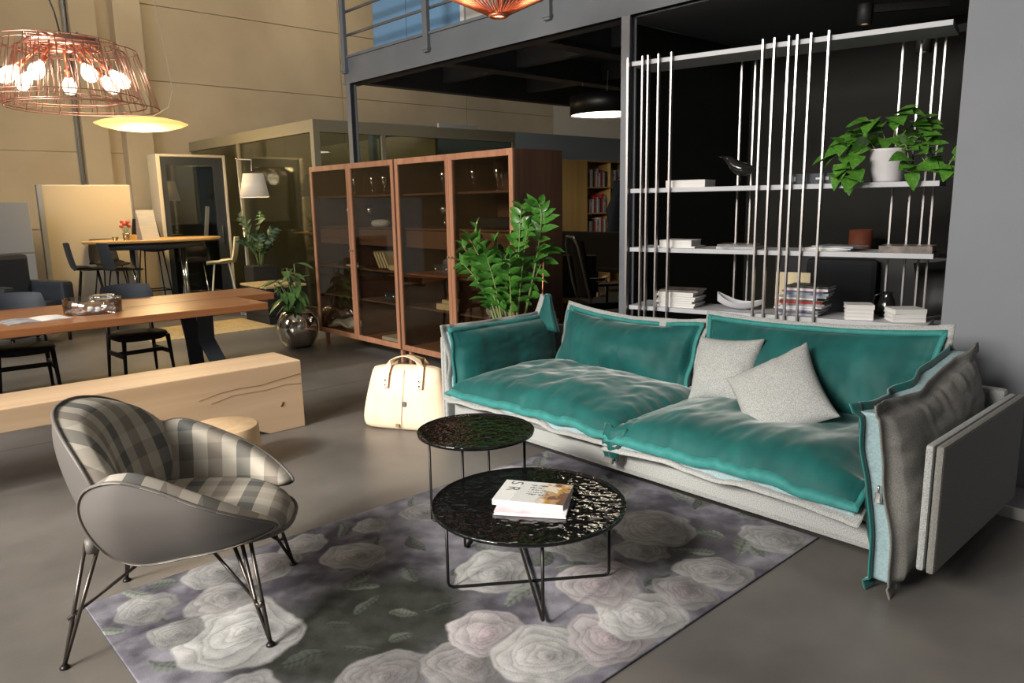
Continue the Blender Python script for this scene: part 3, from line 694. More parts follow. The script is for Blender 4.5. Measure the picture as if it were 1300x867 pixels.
# ------------------------------------------------------------------ armchair
def armchair():
    t = thing('armchair', 'grey leather armchair with plaid padded seat on wire legs', 'armchair', (.91, 2.93, .0), math.atan2(-.556, .83))
    NR, NP = 12, 56
    def disc(outline, surf, name, m, par, uvs=3.4, off=(0, 0), flip=False):
        """outline: list of (a,b) around; surf(a,b,r)->xyz ; polar sheet"""
        c = np.mean(outline, 0); v = [surf(c[0], c[1], 0.)]; uv = [(c[0]*uvs+off[0], c[1]*uvs+off[1])]; f = []; n = len(outline)
        for i in range(1, NR+1):
            r = (i/NR)**.8
            for p in outline:
                q = c+(p-c)*r; v.append(surf(q[0], q[1], r)); uv.append((q[0]*uvs+off[0], q[1]*uvs+off[1]))
        for j in range(n): f.append((0, 1+j, 1+(j+1) % n))
        for i in range(NR-1):
            for j in range(n):
                a = 1+i*n; b = 1+(i+1)*n; f.append((a+j, b+j, b+(j+1) % n, a+(j+1) % n))
        if flip: f = [q[::-1] for q in f]
        return mk(name, v, f, m, par, True, uv)
    def rim(outline, surf, r, name, m, par):
        return MB().tube([surf(p[0], p[1], 1.) for p in outline], r, 8, closed=True).build(name, m, par)
    th = np.linspace(0, 2*math.pi, NP, endpoint=False)
    # backrest, egg shaped plate wrapping forward
    se = lambda c: np.sign(c)*abs(c)**.80
    ob = [np.array([.365*se(math.cos(a))*(1-.10*math.sin(a) if math.sin(a) > 0 else 1+.26*math.sin(a)), .615+.275*se(math.sin(a))]) for a in th]
    bx = lambda y, z: -.315-.27*(z-.62) + .17*(y/.37)**2
    mid = lambda y, z, r: (bx(y, z), y, z)
    pad = lambda y, z, r: (bx(y, z)+.135*(1-r**5)**.5, y, z+.012*(1-r)*(z > .6))
    out = lambda y, z, r: (bx(y, z)-.055*(1-r**3), y, z)
    sh = disc(ob, out, 'back_shell', 'leather_grey', t); rim(ob, mid, .008, 'piping', 'leather_grey', sh)
    disc(ob, pad, 'back_pad', 'plaid', t, 4.3, (.12, .1), flip=True)
    # arms
    arm = [(-.235,.60),(-.19,.672),(-.09,.70),(.02,.665),(.14,.605),(.27,.535),(.385,.455),(.375,.425),(.28,.402),(.10,.375),(-.06,.352),(-.16,.40),(-.22,.50)]
    oa = [np.array(q) for q in catmull(arm, 5)]
    for s in (1, -1):
        ay = lambda x, z: s*(.385 - .10*max(0, (.60-z)/.25)**1.6 - .10*max(0, (x-.12)/.27)**2 - .05*max(0, (-.08-x)/.15)**2)
        amid = lambda x, z, r: (x, ay(x, z), z)
        aout = lambda x, z, r: (x, ay(x, z)+s*.02*(1-r**3), z)
        ain = lambda x, z, r: (x, ay(x, z)-s*.115*(1-r**7)**.5+s*.01, z+.035*(1-r**8)**.5*max(0, min(1, (z-.42)/.15)))
        a = disc(oa, aout, 'arm_shell', 'leather_grey', t, flip=(s > 0)); rim(oa, amid, .0065, 'piping', 'leather_grey', a)
        disc(oa, ain, 'arm_pad', 'plaid', t, 4.3, (.3, .0), flip=(s < 0))
    # seat
    oz = [np.array([.075+.355*se(math.cos(a)), .288*se(math.sin(a))]) for a in th]
    top = lambda x, y, r: (x, y, .405+.085*(1-r**6)**.55-.02*((x-.1)/.35)-.015*max(0, (x-.25)/.15))
    bot = lambda x, y, r: (x, y, .40-.075*(1-r**2.4)-.02*((x-.1)/.35))
    disc(oz, top, 'seat_pad', 'plaid', t, 4.3, (.0, .35), flip=False)
    u = disc(oz, bot, 'seat_shell', 'leather_grey', t, flip=True); rim(oz, lambda x, y, r: (x, y, .402-.02*((x-.1)/.35)), .0065, 'piping', 'leather_grey', u)
    # wire legs
    for s in (1, -1):
        f = (.355, s*.32, .02)
        MB().tube([f, (.29, s*.215, .40)], .0075, 8).tube([(.352, s*.316, .03), (.22, s*.19, .385)], .0075, 8) \
            .tube([(.255, s*.20, .39), (.305, s*.27, .155), (.322, s*.285, .15), (.33, s*.29, .17)], .0075, 8).tube([(.305, s*.262, .16), (.12, s*.16, .36)], .0065, 8).build('leg', 'metal_bronze', t)
        MB().lathe([(0, 0), (.017, 0), (.017, .006), (.010, .014), (0, .014)], 12, (.355, s*.32, .0095)).build('foot', 'metal_dark', t)
        g = (-.352, s*.318, .012)
        MB().tube([g, (-.275, s*.215, .42)], .0075, 8).tube([g, (-.235, s*.215, .40)], .0075, 8).tube([(-.335, s*.29, .17), (-.06, s*.06, .325)], .0065, 8).build('leg', 'metal_bronze', t)
        MB().lathe([(0, 0), (.017, 0), (.017, .006), (.010, .014), (0, .014)], 12, (-.352, s*.318, .0)).build('foot', 'metal_dark', t)
        MB().lathe([(0, -.03), (.022, -.03), (.022, .02), (0, .02)], 12, (-.255, s*.215, .415)).build('leg_socket', 'leather_grey', t)
    MB().tube([(-.07, -.07, .325), (-.07, .07, .325)], .009, 8).build('cross_bar', 'metal_bronze', t)
armchair()

# ------------------------------------------------------------------ solid wood bench and stump
prof = [(-2.6, .36), (-2.6, .50), (2.467, .50), (2.47, .0), (2.2, .0), (2.08, .055), (1.9, .125), (1.67, .20), (1.34, .295), (1.09, .34), (.85, .36)]
n = len(prof); v = [(x-1.0, y-5.2, z) for y in (4.972, 5.41) for x, z in prof]
v = [(x, y, z) for x, y, z in v]
fs = [tuple(range(n)), tuple(range(n, 2*n))[::-1]] + [(i, n+i, n+(i+1) % n, (i+1) % n) for i in range(n)]
bn = thing('wooden_bench', 'massive pale solid wood bench with arched underside on concrete floor', 'bench', (1.0, 5.2, 0))
ob = mk('beam', v, fs, 'pine', bn)
bv = ob.modifiers.new('b', 'BEVEL'); bv.width = .006; bv.segments = 2; bv.limit_method = 'ANGLE'
MB().box(-3.55, -3.2, -.2, .18, 0, .36, .01).build('support_block', 'pine', bn)
# drying cracks and a knot on the front of the bench
ck = MB()
ck.tube([(x-1.0, -.229, z) for x, z in ((1.72, .335), (1.86, .362), (2.0, .372), (2.15, .366), (2.30, .385), (2.46, .40))], .0013, 5)
ck.tube([(x-1.0, -.229, z) for x, z in ((1.80, .30), (1.95, .33), (2.2, .325), (2.34, .34), (2.46, .325))], .0013, 5)
ck.build('drying_crack', 'stain', bn)
MB().lathe([(0, -.002), (.016, -.002), (.018, .002), (0, .002)], 10, sx=.6, sy=1.2).build('wood_knot', 'stain', bn, loc=(1.30, -.229, .20)).rotation_euler = (math.pi/2, .6, 0)
st = thing('log_stool', 'round pale log stool with bare cut top behind the armchair', 'stool', (1.69, 4.52, 0))
MB().lathe([(0, 0), (.215, 0), (.225, .02), (.222, .14), (.214, .265), (.206, .27), (0, .27)], 40).build('log', 'stump_wood', st)

# ------------------------------------------------------------------ long wooden table
tb = thing('dining_table', 'long red brown solid wood table with two offset planks', 'table', (1.2, 7.1, 0))
def slab(x1, y0, y1, sl):
    p = [(-3.6, y0), (x1-sl, y0), (x1, y1), (-3.6, y1)]
    pp = [(x-1.2, y-7.1) for x, y in p]
    o = MB().prism(pp, .687, .75).build('tabletop_plank', 'slab', tb)
    b_ = o.modifiers.new('b', 'BEVEL'); b_.width = .006; b_.segments = 2; return o
slab(2.90, 6.44, 7.115, -.02); slab(3.36, 7.12, 7.80, .06)
def tleg(x, s):
    m = MB()
    for y in (6.78, 7.45):
        m.prism([(0, 0), (.15, 0), (.15, .02), (0, .02)], 0, .001)
    m = MB().box(x-1.2-.09, x-1.2+.09, -.45, .45, .675, .687)
    for y0, y1 in ((-.22, -.40), (.22, .40)):
        m.bar((x-1.2-.02*s, y0*1.1, .68), (x-1.2-.0*s, y0*.8, .38), .13, .05, up=(0, 1, 0)).bar((x-1.2, y0*.8, .40), (x-1.2+.10*s, y1, 0), .13, .05, up=(0, 1, 0))
    m.build('leg', 'dark_blue', tb)
tleg(2.52, 1); tleg(-2.4, -1)
# dark dining chairs behind the table
def dining_chair(label, loc, rz):
    t = thing('dining_chair', label, 'chair', loc, rz, 'dark chairs at the long wooden table')
    ol = [np.array([.25*np.sign(math.cos(a))*abs(math.cos(a))**.75, .235*np.sign(math.sin(a))*abs(math.sin(a))**.75]) for a in np.linspace(0, 2*math.pi, 32, endpoint=False)]
    v = []; f = []; lv = [(.0, .37), (.85, .37), (.97, .385), (1., .405), (.96, .428), (.7, .438), (0, .435)]
    for r, z in lv: v += [(p[0]*r, p[1]*r, z) for p in ol]
    for i in range(len(lv)-1):
        for j in range(32): f.append((i*32+j, i*32+(j+1) % 32, (i+1)*32+(j+1) % 32, (i+1)*32+j))
    mk('seat', v, f, 'black_fabric', t, True)
    gv = []; nu, nv = 17, 7
    for k in (0, 1):
        for i in range(nu):
            s = -1+2*i/(nu-1)
            for j in range(nv):
                q = j/(nv-1); hw = .25*(1-.12*(2*q-1)**2)
                gv.append((s*hw, .245+.05*q-.075*s*s-k*.028*(1-(s**6))*(1-(2*q-1)**6), .60+.28*q-.012*s*s+.0*k))
    ff = gridfaces(nu, nv) + gridfaces(nu, nv, nu*nv, True)
    mk('backrest', gv, ff, 'dark_blue', t, True)
    for sx in (-1, 1):
        MB().tube([(sx*.20, -.19, .41), (sx*.225, -.215, 0)], .02, 8, rs=[.022, .013]).build('leg', 'black_matt', t)
        MB().tube([(sx*.20, .23, .60), (sx*.205, .20, .41), (sx*.225, .235, 0)], .02, 8, rs=[.018, .022, .013]).build('leg', 'black_matt', t)
        MB().bar((sx*.21, -.20, .24), (sx*.21, .21, .24), .018, .045).build('stretcher', 'black_matt', t)
    MB().bar((-.2, 0, .24), (.2, 0, .24), .018, .04).build('stretcher', 'black_matt', t)
dining_chair('dark dining chair under the long wooden table behind the glass dish', (2.16, 7.70, 0), .06)
dining_chair('dark dining chair under the long wooden table behind the open magazine', (1.20, 7.70, 0), -.05)
# glass dish with pebbles
gd = thing('glass_dish', 'low clear glass dish holding white pebbles on wooden table', 'dish', (1.63, 6.99, .7505))
MB().lathe([(0, 0), (.215, 0), (.22, .004), (.22, .12), (.215, .122), (.213, .12), (.213, .008), (0, .008)], 48).build('bowl', 'glass_clear', gd)
MB().lathe([(.085, .10), (.092, .10), (.092, .135), (.085, .135)], 32, (.10, .06, 0)).build('inner_ring', 'glass_clear', gd)
rg = random.Random(3); pts = []
while len(pts) < 16:
    a, r = rg.uniform(0, 6.28), .17*math.sqrt(rg.random()); x, y = r*math.cos(a), r*math.sin(a)
    if all(math.hypot(x-p, y-q) > .055 for p, q in pts): pts.append((x, y))
pm = None
for i, (x, y) in enumerate(pts):
    if pm is None:
        bm = bmesh.new(); bmesh.ops.create_icosphere(bm, subdivisions=2, radius=1)
        pm = bpy.data.meshes.new('pebble'); bm.to_mesh(pm); bm.free(); pm.materials.append(M['pebble'])
        pm.polygons.foreach_set('use_smooth', [True]*len(pm.polygons))
    o = bpy.data.objects.new('pebble', pm); C.objects.link(o)
    s = rg.uniform(.019, .025); o.scale = (s*1.1, s, s*.62); o.location = (1.63+x, 6.99+y, .7505+.009+s*.62); o.rotation_euler = (0, 0, rg.uniform(0, 6))
    tag(o, 'small white pebble lying in the clear glass dish', 'pebble', 'pebbles in the glass dish')
# open magazine on the table
mg = thing('open_magazine', 'open glossy magazine lying flat on the long wooden table', 'magazine', (1.18, 6.86, .7505), math.radians(8))
def leafpage(x0, x1, z, name, m):
    v = []
    for i in range(9):
        x = x0+(x1-x0)*i/8; d = abs(x)/.22
        for y in (-.15, .15): v.append((x, y, .004+z*math.sin(min(1, d)*math.pi)*.6))
    v2 = [(x, y, .0008) for x, y, q in v]; k = len(v)
    f = gridfaces(9, 2) + [(i*2, (i+1)*2, k+(i+1)*2, k+i*2) for i in range(8)] + [((i+1)*2+1, i*2+1, k+i*2+1, k+(i+1)*2+1) for i in range(8)] + gridfaces(9, 2, k, True)
    f += [(0, 1, k+1, k), (16, 17, k+17, k+16)]
    mk(name, v+v2, f, m, mg)
leafpage(-.22, -.001, .012, 'page', 'cover_grey'); leafpage(.001, .22, .010, 'page', 'paper')

# ------------------------------------------------------------------ tan leather bag
def bag():
    t = thing('leather_bag', 'natural tan leather tote bag with two handles beside the sofa', 'bag', (3.02, 4.42, 0), math.radians(-58))
    # local x = width of the front face, y = depth; body as stacked rounded sections
    lv = [(0, .30, .115, .02), (.01, .335, .135, .06), (.07, .345, .15, .07), (.18, .325, .135, .06), (.32, .29, .10, .04), (.42, .262, .06, .02), (.455, .25, .022, .01)]
    v = []; f = []; n = 48
    for z, hx, hy, rr in lv:
        for j in range(n):
            a = 2*math.pi*j/n; c, s = math.cos(a), math.sin(a); e = .42
            x = hx*np.sign(c)*abs(c)**e; y = hy*np.sign(s)*abs(s)**(e+.25)
            v.append((x+.012*z*math.sin(3*y/hy if hy else 0), y*(1+.05*math.sin(x*9+z*8)), z+.012*math.cos(x*5)*(z > .4)))
    for i in range(len(lv)-1):
        for j in range(n): f.append((i*n+j, i*n+(j+1) % n, (i+1)*n+(j+1) % n, (i+1)*n+j))
    f.append(tuple(range(n))[::-1]); k = (len(lv)-1)*n; f.append(tuple(k+j for j in range(n)))
    body = mk('body', v, f, 'leather_tan', t, True); body.modifiers.new('s', 'SUBSURF').levels = 1; body.modifiers['s'].render_levels = 1
    for s, m, h in ((-1, 'leather_tan', .535), (1, 'leather_tan_dark', .525)):
        pts = [(-.13, s*.105, .31), (-.13, s*.075, .40), (-.125, s*.045, .455), (-.10, s*.03, .50), (-.05, s*.025, h-.01), (0, s*.02, h), (.05, s*.025, h-.01), (.10, s*.03, .50), (.125, s*.045, .455), (.13, s*.075, .40), (.13, s*.105, .31)]
        hv = []; hf = []
        for x, y, z in pts:
            for d in (-.022, .022):
                hv.append((x+d*(1 if abs(x) > .11 else .5), y*1.06+s*.008+ (0 if abs(x) > .11 else d*.9), z))
        for i in range(len(pts)-1): hf.append((2*i, 2*i+2, 2*i+3, 2*i+1))
        h_ = mk('handle', hv, hf, m, t); h_.modifiers.new('s', 'SOLIDIFY').thickness = .006
        for x in (-.13, .13):
            for z in (.33, .365):
                MB().lathe([(0, 0), (.006, 0), (.004, .004), (0, .004)], 8).build('rivet', 'metal_dark', h_, loc=(x, s*(.119-.09*(z-.33)), z)).rotation_euler = (math.pi/2*(1 if s < 0 else -1), 0, 0)
    MB().box(-.014, .014, -.003, .003, -.018, .018).build('brand_patch', 'leather_grey', t, loc=(.02, -.140, .20))
    MB().tube([(.0, -.151, .02), (.0, -.153, .09), (.005, -.142, .18), (.005, -.125, .27), (.003, -.10, .36), (0, -.06, .43)], .0018, 5).build('seam', 'leather_tan_dark', t)
    MB().box(-.012, .012, -.003, .003, -.012, .012).build('stamp', 'leather_tan_dark', t, loc=(-.03, -.157, .045))
bag()

# ------------------------------------------------------------------ glazed cabinets
def cabinet(y0, y1, label, labels_group):
    t = thing('display_cabinet', label, 'cabinet', (4.47, (y0+y1)/2, 0), 0, labels_group)
    hw = (y1-y0)/2; x0, x1 = -.25, .31; z0, z1 = .155, 2.03
    P = lambda nm, a, b_, c, d, e, g, m, bev=.003, par=t: MB().box(a, b_, c, d, e, g, bev).build(nm, m, par)
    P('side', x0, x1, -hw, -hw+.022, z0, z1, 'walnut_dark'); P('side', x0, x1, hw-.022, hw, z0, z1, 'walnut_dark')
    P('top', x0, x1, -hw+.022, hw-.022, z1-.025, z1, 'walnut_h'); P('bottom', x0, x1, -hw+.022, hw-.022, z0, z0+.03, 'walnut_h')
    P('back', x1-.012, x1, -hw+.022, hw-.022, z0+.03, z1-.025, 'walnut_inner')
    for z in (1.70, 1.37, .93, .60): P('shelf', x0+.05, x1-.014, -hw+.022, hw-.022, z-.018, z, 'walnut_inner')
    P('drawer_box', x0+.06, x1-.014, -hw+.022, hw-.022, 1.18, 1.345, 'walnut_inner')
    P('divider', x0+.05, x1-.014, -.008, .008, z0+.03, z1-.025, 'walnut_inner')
    for y in (-hw+.06, hw-.06):
        for x in (x0+.05, x1-.05): P('leg', x-.02, x+.02, y-.02, y+.02, 0, z0, 'walnut', .004)
    for s in (-1, 1):
        ya, yb = (-hw, -.002) if s < 0 else (.002, hw)
        d = MB().box(x0-.022, x0-.002, ya, ya+.048, z0, z1, .003).box(x0-.022, x0-.002, yb-.048, yb, z0, z1, .003).box(x0-.022, x0-.002, ya+.048, yb-.048, z1-.055, z1, .003).box(x0-.022, x0-.002, ya+.048, yb-.048, z0, z0+.055, .003).build('door', 'walnut', t)
        MB().box(x0-.014, x0-.010, ya+.046, yb-.046, z0+.05, z1-.05).build('pane', 'glass_cabinet', d)
        yk = -.024 if s < 0 else .024
        MB().tube([(x0-.022, yk, 1.12), (x0-.045, yk, 1.12)], .008, 8).build('knob', 'leather_tan_dark', d)
    return t
cabinet(6.255, 7.93, 'walnut cabinet with tinted glass doors beside the silver vase', 'walnut glass cabinets')
cabinet(4.54, 6.225, 'walnut cabinet with tinted glass doors beside the tall green plant', 'walnut glass cabinets')
# contents
def glassware(name, prof, spots, z, lab, grp):
    m0 = None
    for x, y in spots:
        if m0 is None:
            o = MB().lathe(prof, 20).build(name, 'glass_ware', loc=(x, y, z)); m0 = o.data
        else:
            o = bpy.data.objects.new(name, m0); C.objects.link(o); o.location = (x, y, z)
        tag(o, lab, 'glass', grp)
tall = [(0, 0), (.034, 0), (.034, .003), (.004, .006), (.004, .08), (.02, .10), (.033, .14), (.033, .24), (.0315, .24), (.031, .14), (.018, .104), (0, .10)]
wine = [(0, 0), (.037, 0), (.036, .003), (.005, .008), (.004, .10), (.022, .115), (.042, .15), (.044, .175), (.034, .225), (.0325, .225), (.042, .175), (.04, .152), (.02, .12), (0, .114)]
glassware('champagne_glass', tall, [(4.4, 4.95), (4.52, 5.02), (4.4, 5.28), (4.55, 5.55), (4.4, 5.72), (4.5, 5.78)], 1.702, 'tall champagne glass on the top shelf of the cabinet by the plant', 'champagne glasses by the plant')
glassware('champagne_glass', tall, [(4.4, 6.42), (4.5, 6.5), (4.4, 6.72), (4.42, 6.98), (4.5, 7.05), (4.4, 7.30)], 1.702, 'tall champagne glass on the top shelf of the cabinet by the vase', 'champagne glasses by the vase')
glassware('wine_glass', wine, [(4.4, 4.66), (4.5, 4.74), (4.42, 5.48), (4.4, 5.72)], 1.372, 'stemmed wine glass on the second shelf of the cabinet by the plant', 'wine glasses by the plant')
glassware('wine_glass', wine, [(4.4, 7.02), (4.4, 7.15), (4.48, 7.34), (4.4, 7.45)], 1.372, 'stemmed wine glass on the second shelf of the cabinet by the vase', 'wine glasses by the vase')
def book(name, label, c, size, rz, cover, cat='book', grp=None, pages='paper_edge', tilt=None):
    """closed book: cover boards and spine around a page block; size = width, length, thickness"""
    w_, l_, h_ = size; t = thing(name, label, cat, c, rz, grp); k = min(.003, h_*.15)
    MB().box(-w_/2+.003, w_/2-.004, -l_/2+.004, l_/2-.004, k, h_-k).build('pages', pages, t)
    MB().box(-w_/2, w_/2, -l_/2, l_/2, 0, k).box(-w_/2, w_/2, -l_/2, l_/2, h_-k, h_).box(-w_/2, -w_/2+k, -l_/2, l_/2, k, h_-k).build('cover', cover, t)
    if tilt: t.rotation_euler = tilt
    return t
book('book', 'pale booklet lying flat in the cabinet by the vase', (4.42, 7.3, .932), (.2, .28, .02), 0, 'paper')
for i in range(4):
    book('book', ['cream paperback leaning on its neighbour in the cabinet by the vase', 'cream paperback second in the leaning row in the cabinet', 'cream paperback third in the leaning row in the cabinet', 'cream paperback at the end of the leaning row in the cabinet'][i],
         (4.4, 6.78-.055*i, .945), (.13, .03, .19), 0, 'paper_cream', grp='cream paperbacks in the cabinet', pages='paper_cream', tilt=(-.55, 0, 0))
book('book', 'cream book lying flat beside the leaning paperbacks', (4.42, 6.45, .932), (.2, .26, .05), 0, 'paper_cream')
book('book', 'large pale book on the floor of the cabinet by the vase', (4.42, 6.55, .187), (.25, .38, .035), 0, 'paper')
book('book', 'thick cream book on the lower shelf of the cabinet by the plant', (4.42, 5.62, .602), (.22, .30, .055), .1, 'paper_cream')
book('book', 'cream book lying on top of the thick cream book', (4.43, 5.60, .658), (.19, .26, .03), -.15, 'paper_cream')
book('book', 'white booklet on the middle shelf behind the green plant', (4.42, 5.12, .932), (.2, .26, .03), .3, 'paper')
def device(label, c, w_):
    t = thing('camera_case', label, 'device', c)
    MB().box(-.06, .06, -w_/2, w_/2, 0, .09, .015).build('case', 'dark_blue', t)
    for s in (-1, 1): MB().lathe([(0, 0), (.022, 0), (.022, .012), (0, .012)], 14).build('dial', 'chrome', t, loc=(-.062, s*w_*.36, .05)).rotation_euler = (0, -math.pi/2, 0)
device('dark box with two silver dials in the cabinet by the plant', (4.4, 5.72, .932), .24)
device('dark box with two silver dials in the cabinet by the vase', (4.4, 6.62, .602), .20)
tag(MB().box(-.09, .09, -.28, .28, 0, .10, .02).build('black_case', 'black_matt', loc=(4.5, 5.07, 1.3725)), 'long black case on the second shelf of the cabinet by the plant', 'case')
tag(MB().lathe([(0, 0), (.09, 0), (.11, .03), (.09, .065), (.03, .075), (0, .07)], 20, sx=.8, sy=1.3).build('folded_scarf', 'towel', loc=(4.42, 6.85, 1.3725)), 'small grey folded cloth in the cabinet by the vase', 'cloth')
for i, (y, z) in enumerate(((4.98, .602), (4.86, .602), (4.92, .69))):
    sp = []; 
    for k in range(40): a = k*.45; r = .012+.0011*k; sp.append((0, r*math.cos(a), r*math.sin(a)+.057))
    o = MB(); 
    o.tube([(-.10, p[1], p[2]) for p in sp], .0045, 5); o.lathe([(0, -.09), (.05, -.09), (.052, .09), (0, .09)], 20)
    lv = o.v; nlt = 20*4; 
    o.v = lv[:-nlt] + [(q[2], q[0], q[1]+.057) for q in lv[-nlt:]]
    tag(o.build('rolled_towel', 'towel', loc=(4.4, y, z)), ['grey rolled towel on the lower cabinet shelf nearer the doors centre', 'grey rolled towel on the lower cabinet shelf next to the side wall', 'grey rolled towel stacked on top of two others'][i], 'towel', 'rolled towels in the cabinet')
cl = []
for i in range(14):
    for j in range(8): cl.append((-.15+.3*j/7, -.36+.72*i/13, .055+.028*math.sin(i*.9+j*.5)+.02*math.sin(j*1.4+i*.3)))
o = mk('folded_cloth', cl, gridfaces(14, 8), 'towel', None, True, loc=(4.42, 7.5, .187)); o.modifiers.new('s', 'SOLIDIFY').thickness = .012
tag(o, 'crumpled grey cloth on the floor of the cabinet by the vase', 'cloth')
# ------------------------------------------------------------------ open rod shelf
SL = np.array([4.58, 3.62]); SD = np.array([.211, -.977]); SN = np.array([.977, .211])   # left end, run, depth direction
SA = math.atan2(SD[1], SD[0])
shf = thing('rod_shelf', 'tall open grey shelf carried by groups of slender vertical rods', 'shelf', (SL[0], SL[1], 0), SA)
# local x runs along the shelf, local y = depth (away from the room), both in metres
DEP = .36
SZ = (2.60, 1.685, 1.245, .80, .36, .06)
for z in SZ:
    MB().box(-.02, 2.03, .0, DEP, z-.032, z, .002).build('shelf_board', 'shelf_grey', shf)
fr = [-.035, .081, .125, .206, .304, .945, 1.02, 1.112, 1.164, 1.249, 1.356]
bk = [.677, .775, .904, .997, 1.721, 1.826, 1.907, 1.96]
for i, x in enumerate(fr):
    w_ = .0058 if i else .008
    MB().box(x-w_, x+w_, -.036, -.001, 0, 2.625).build('rod', 'rod_grey', shf)
for x in bk:
    MB().box(x-.0055, x+.0055, DEP+.001, DEP+.03, 0, 2.60).build('rod', 'rod_grey', shf)
def SP(s, d, z): p = SL + SD*s + SN*d; return (float(p[0]), float(p[1]), z+.0008)
def sbook(label, s, d, z, size, rz, cover, grp=None, name='book', cat='book', pages='paper_edge'):
    return book(name, label, SP(s, d, z), size, SA+math.pi/2+rz, cover, cat, grp, pages)
Z1, Z2, Z3 = SZ[1], SZ[2], SZ[3]
sbook('thick white book alone at one end of the top shelf', .40, .15, Z1, (.22, .30, .052), 0, 'paper', pages='paper')
# bird figure
def bird():
    t = thing('bird_figurine', 'glossy black bird figurine standing on the upper shelf', 'figurine', SP(.76, .12, Z1), SA)
    k = .9
    path = [(-.115, 0, .205, .004), (-.10, 0, .20, .014), (-.075, 0, .188, .026), (-.05, 0, .168, .034), (-.02, 0, .14, .046), (.02, 0, .118, .05), (.06, 0, .112, .042), (.10, 0, .112, .026), (.15, 0, .118, .014), (.20, 0, .114, .006)]
    MB().tube([p[:3] for p in path], .02, 14, rs=[p[3] for p in path]).build('body', 'bird_black', t)
    MB().tube([(-.11, 0, .204), (-.15, 0, .212)], .006, 8, rs=[.009, .001]).build('beak', 'bird_black', t)
    for y in (-.014, .014): MB().tube([(.02, y, .08), (.015, y, .006)], .004, 6).box(-.015, .03, y-.008, y+.008, 0, .005).build('leg', 'metal_dark', t)
bird()
# black box with pale lettering marks
bx_ = thing('black_box', 'flat black box with pale lettering beside the trailing plant', 'box', SP(1.31, .15, Z1), SA)
MB().box(-.18, .18, -.12, .12, 0, .068, .004).build('carton', 'dark_blue', bx_)
for i, (x, w_, h_) in enumerate(((-.155, .01, .035), (-.14, .012, .03), (.0, .04, .012), (.06, .02, .02), (.12, .03, .03), (.15, .025, .035))):
    MB().box(x, x+w_, -.1215, -.12, .034-h_/2, .034+h_/2).build('lettering', 'trim_white', bx_)
sbook('white book on top of a thin volume on the middle shelf', .33, .15, Z2+.012, (.2, .25, .045), 0, 'paper', pages='paper')
sbook('thin white volume under a white book on the middle shelf', .34, .15, Z2, (.22, .29, .012), 0, 'paper', pages='paper')
sbook('grey magazine lying beneath another on the middle shelf', .79, .14, Z2, (.21, .28, .018), 0, 'cover_grey', 'magazines below the bird', 'magazine', 'magazine')
sbook('dark covered magazine on top of a grey one below the bird', .78, .14, Z2+.019, (.2, .26, .014), .08, 'cover_dark', 'magazines below the bird', 'magazine', 'magazine')
for i in range(3):
    sbook(['white brochure at the bottom of the spread below the black box', 'white brochure fanned in the middle of the spread', 'grey brochure on top of the spread below the black box'][i], 1.36+.05*i, .16, Z2+.011*i, (.21, .29, .01), .2-.25*i, 'paper' if i < 2 else 'cover_grey', 'brochures on the middle shelf', 'brochure', 'brochure')
sbook('wide book with mottled dark cover lying under the potted plant', 1.87, .14, Z2, (.24, .30, .042), 0, 'cover_dark', pages='paper')
# bottom shelf
ORD = ['bottom', 'second', 'third', 'fourth', 'fifth', 'sixth', 'seventh', 'eighth', 'ninth', 'tenth', 'eleventh', 'twelfth', 'thirteenth', 'top']
for i in range(7):
    sbook('white magazine, %s from below in the even stack beside the boat bowl' % ORD[i] if i else 'white magazine, lowest in the even stack beside the boat bowl', .345+.012*math.sin(i*2.1), .15, Z3+.0165*i, (.22, .29+.004*math.sin(i*5), .015), .03*math.sin(i*3), 'paper', 'white magazines stacked on the lowest shelf', 'magazine', 'magazine')
sbook('dark covered magazine on top of the even white stack', .36, .15, Z3+.116, (.22, .30, .014), .05, 'cover_dark', None, 'magazine', 'magazine')
def bowl():
    t = thing('boat_bowl', 'white boat shaped ceramic bowl on the lowest visible shelf', 'bowl', SP(.80, .15, Z3), SA)
    v = []; nu, nv = 25, 13
    for k in (0, 1):
        for i in range(nu):
            u = -1+2*i/(nu-1)
            for j in range(nv):
                q = -1+2*j/(nv-1); wd = .075*max(0., 1-u*u)**.7+.001
                rim = .055+.07*max(0, -u)**1.7+.03*max(0, u)**2
                zb = .004+.05*abs(u)**2.2
                v.append((u*.17, q*wd, (zb+(rim-zb)*abs(q)**2.2)+k*.006*(1-abs(q)**4)))
    mk('shell', v, gridfaces(nu, nv, 0, True)+gridfaces(nu, nv, nu*nv), 'ceramic_grey', t, True)
bowl()
cv = ['cover_grey', 'cover_dark', 'cover_blue', 'cover_pink', 'paper', 'cover_grey', 'cover_red', 'cover_dark', 'paper', 'cover_grey', 'cover_blue', 'cover_dark', 'cover_pink', 'cover_black']
z = Z3; rg = random.Random(7)
for i in range(14):
    h_ = rg.uniform(.010, .020); off = rg.uniform(-.03, .03)
    cw = {'cover_grey': 'grey', 'cover_dark': 'brown', 'cover_blue': 'blue', 'cover_pink': 'pink', 'paper': 'white', 'cover_red': 'red', 'cover_black': 'black'}[cv[i]]
    sbook('%s covered magazine, %s in the tall untidy pile between the rods' % (cw, 'lowest' if i == 0 else 'topmost' if i == 13 else ORD[i]+' from below'), 1.24+off+(.05 if i > 8 else 0), .17, z, (.21, .28, h_), rg.uniform(-.25, .25)*.5, cv[i], 'magazines in the tall untidy pile', 'magazine', 'magazine', 'paper'); z += h_+.001
tag(MB().box(-.12, .12, -.004, .004, 0, .27).build('cardboard_sheet', 'paper_cream', loc=SP(1.12, .33, Z3)), 'tan cardboard sheet standing behind the untidy magazine pile', 'cardboard').rotation_euler = (0, 0, SA)
z = Z3
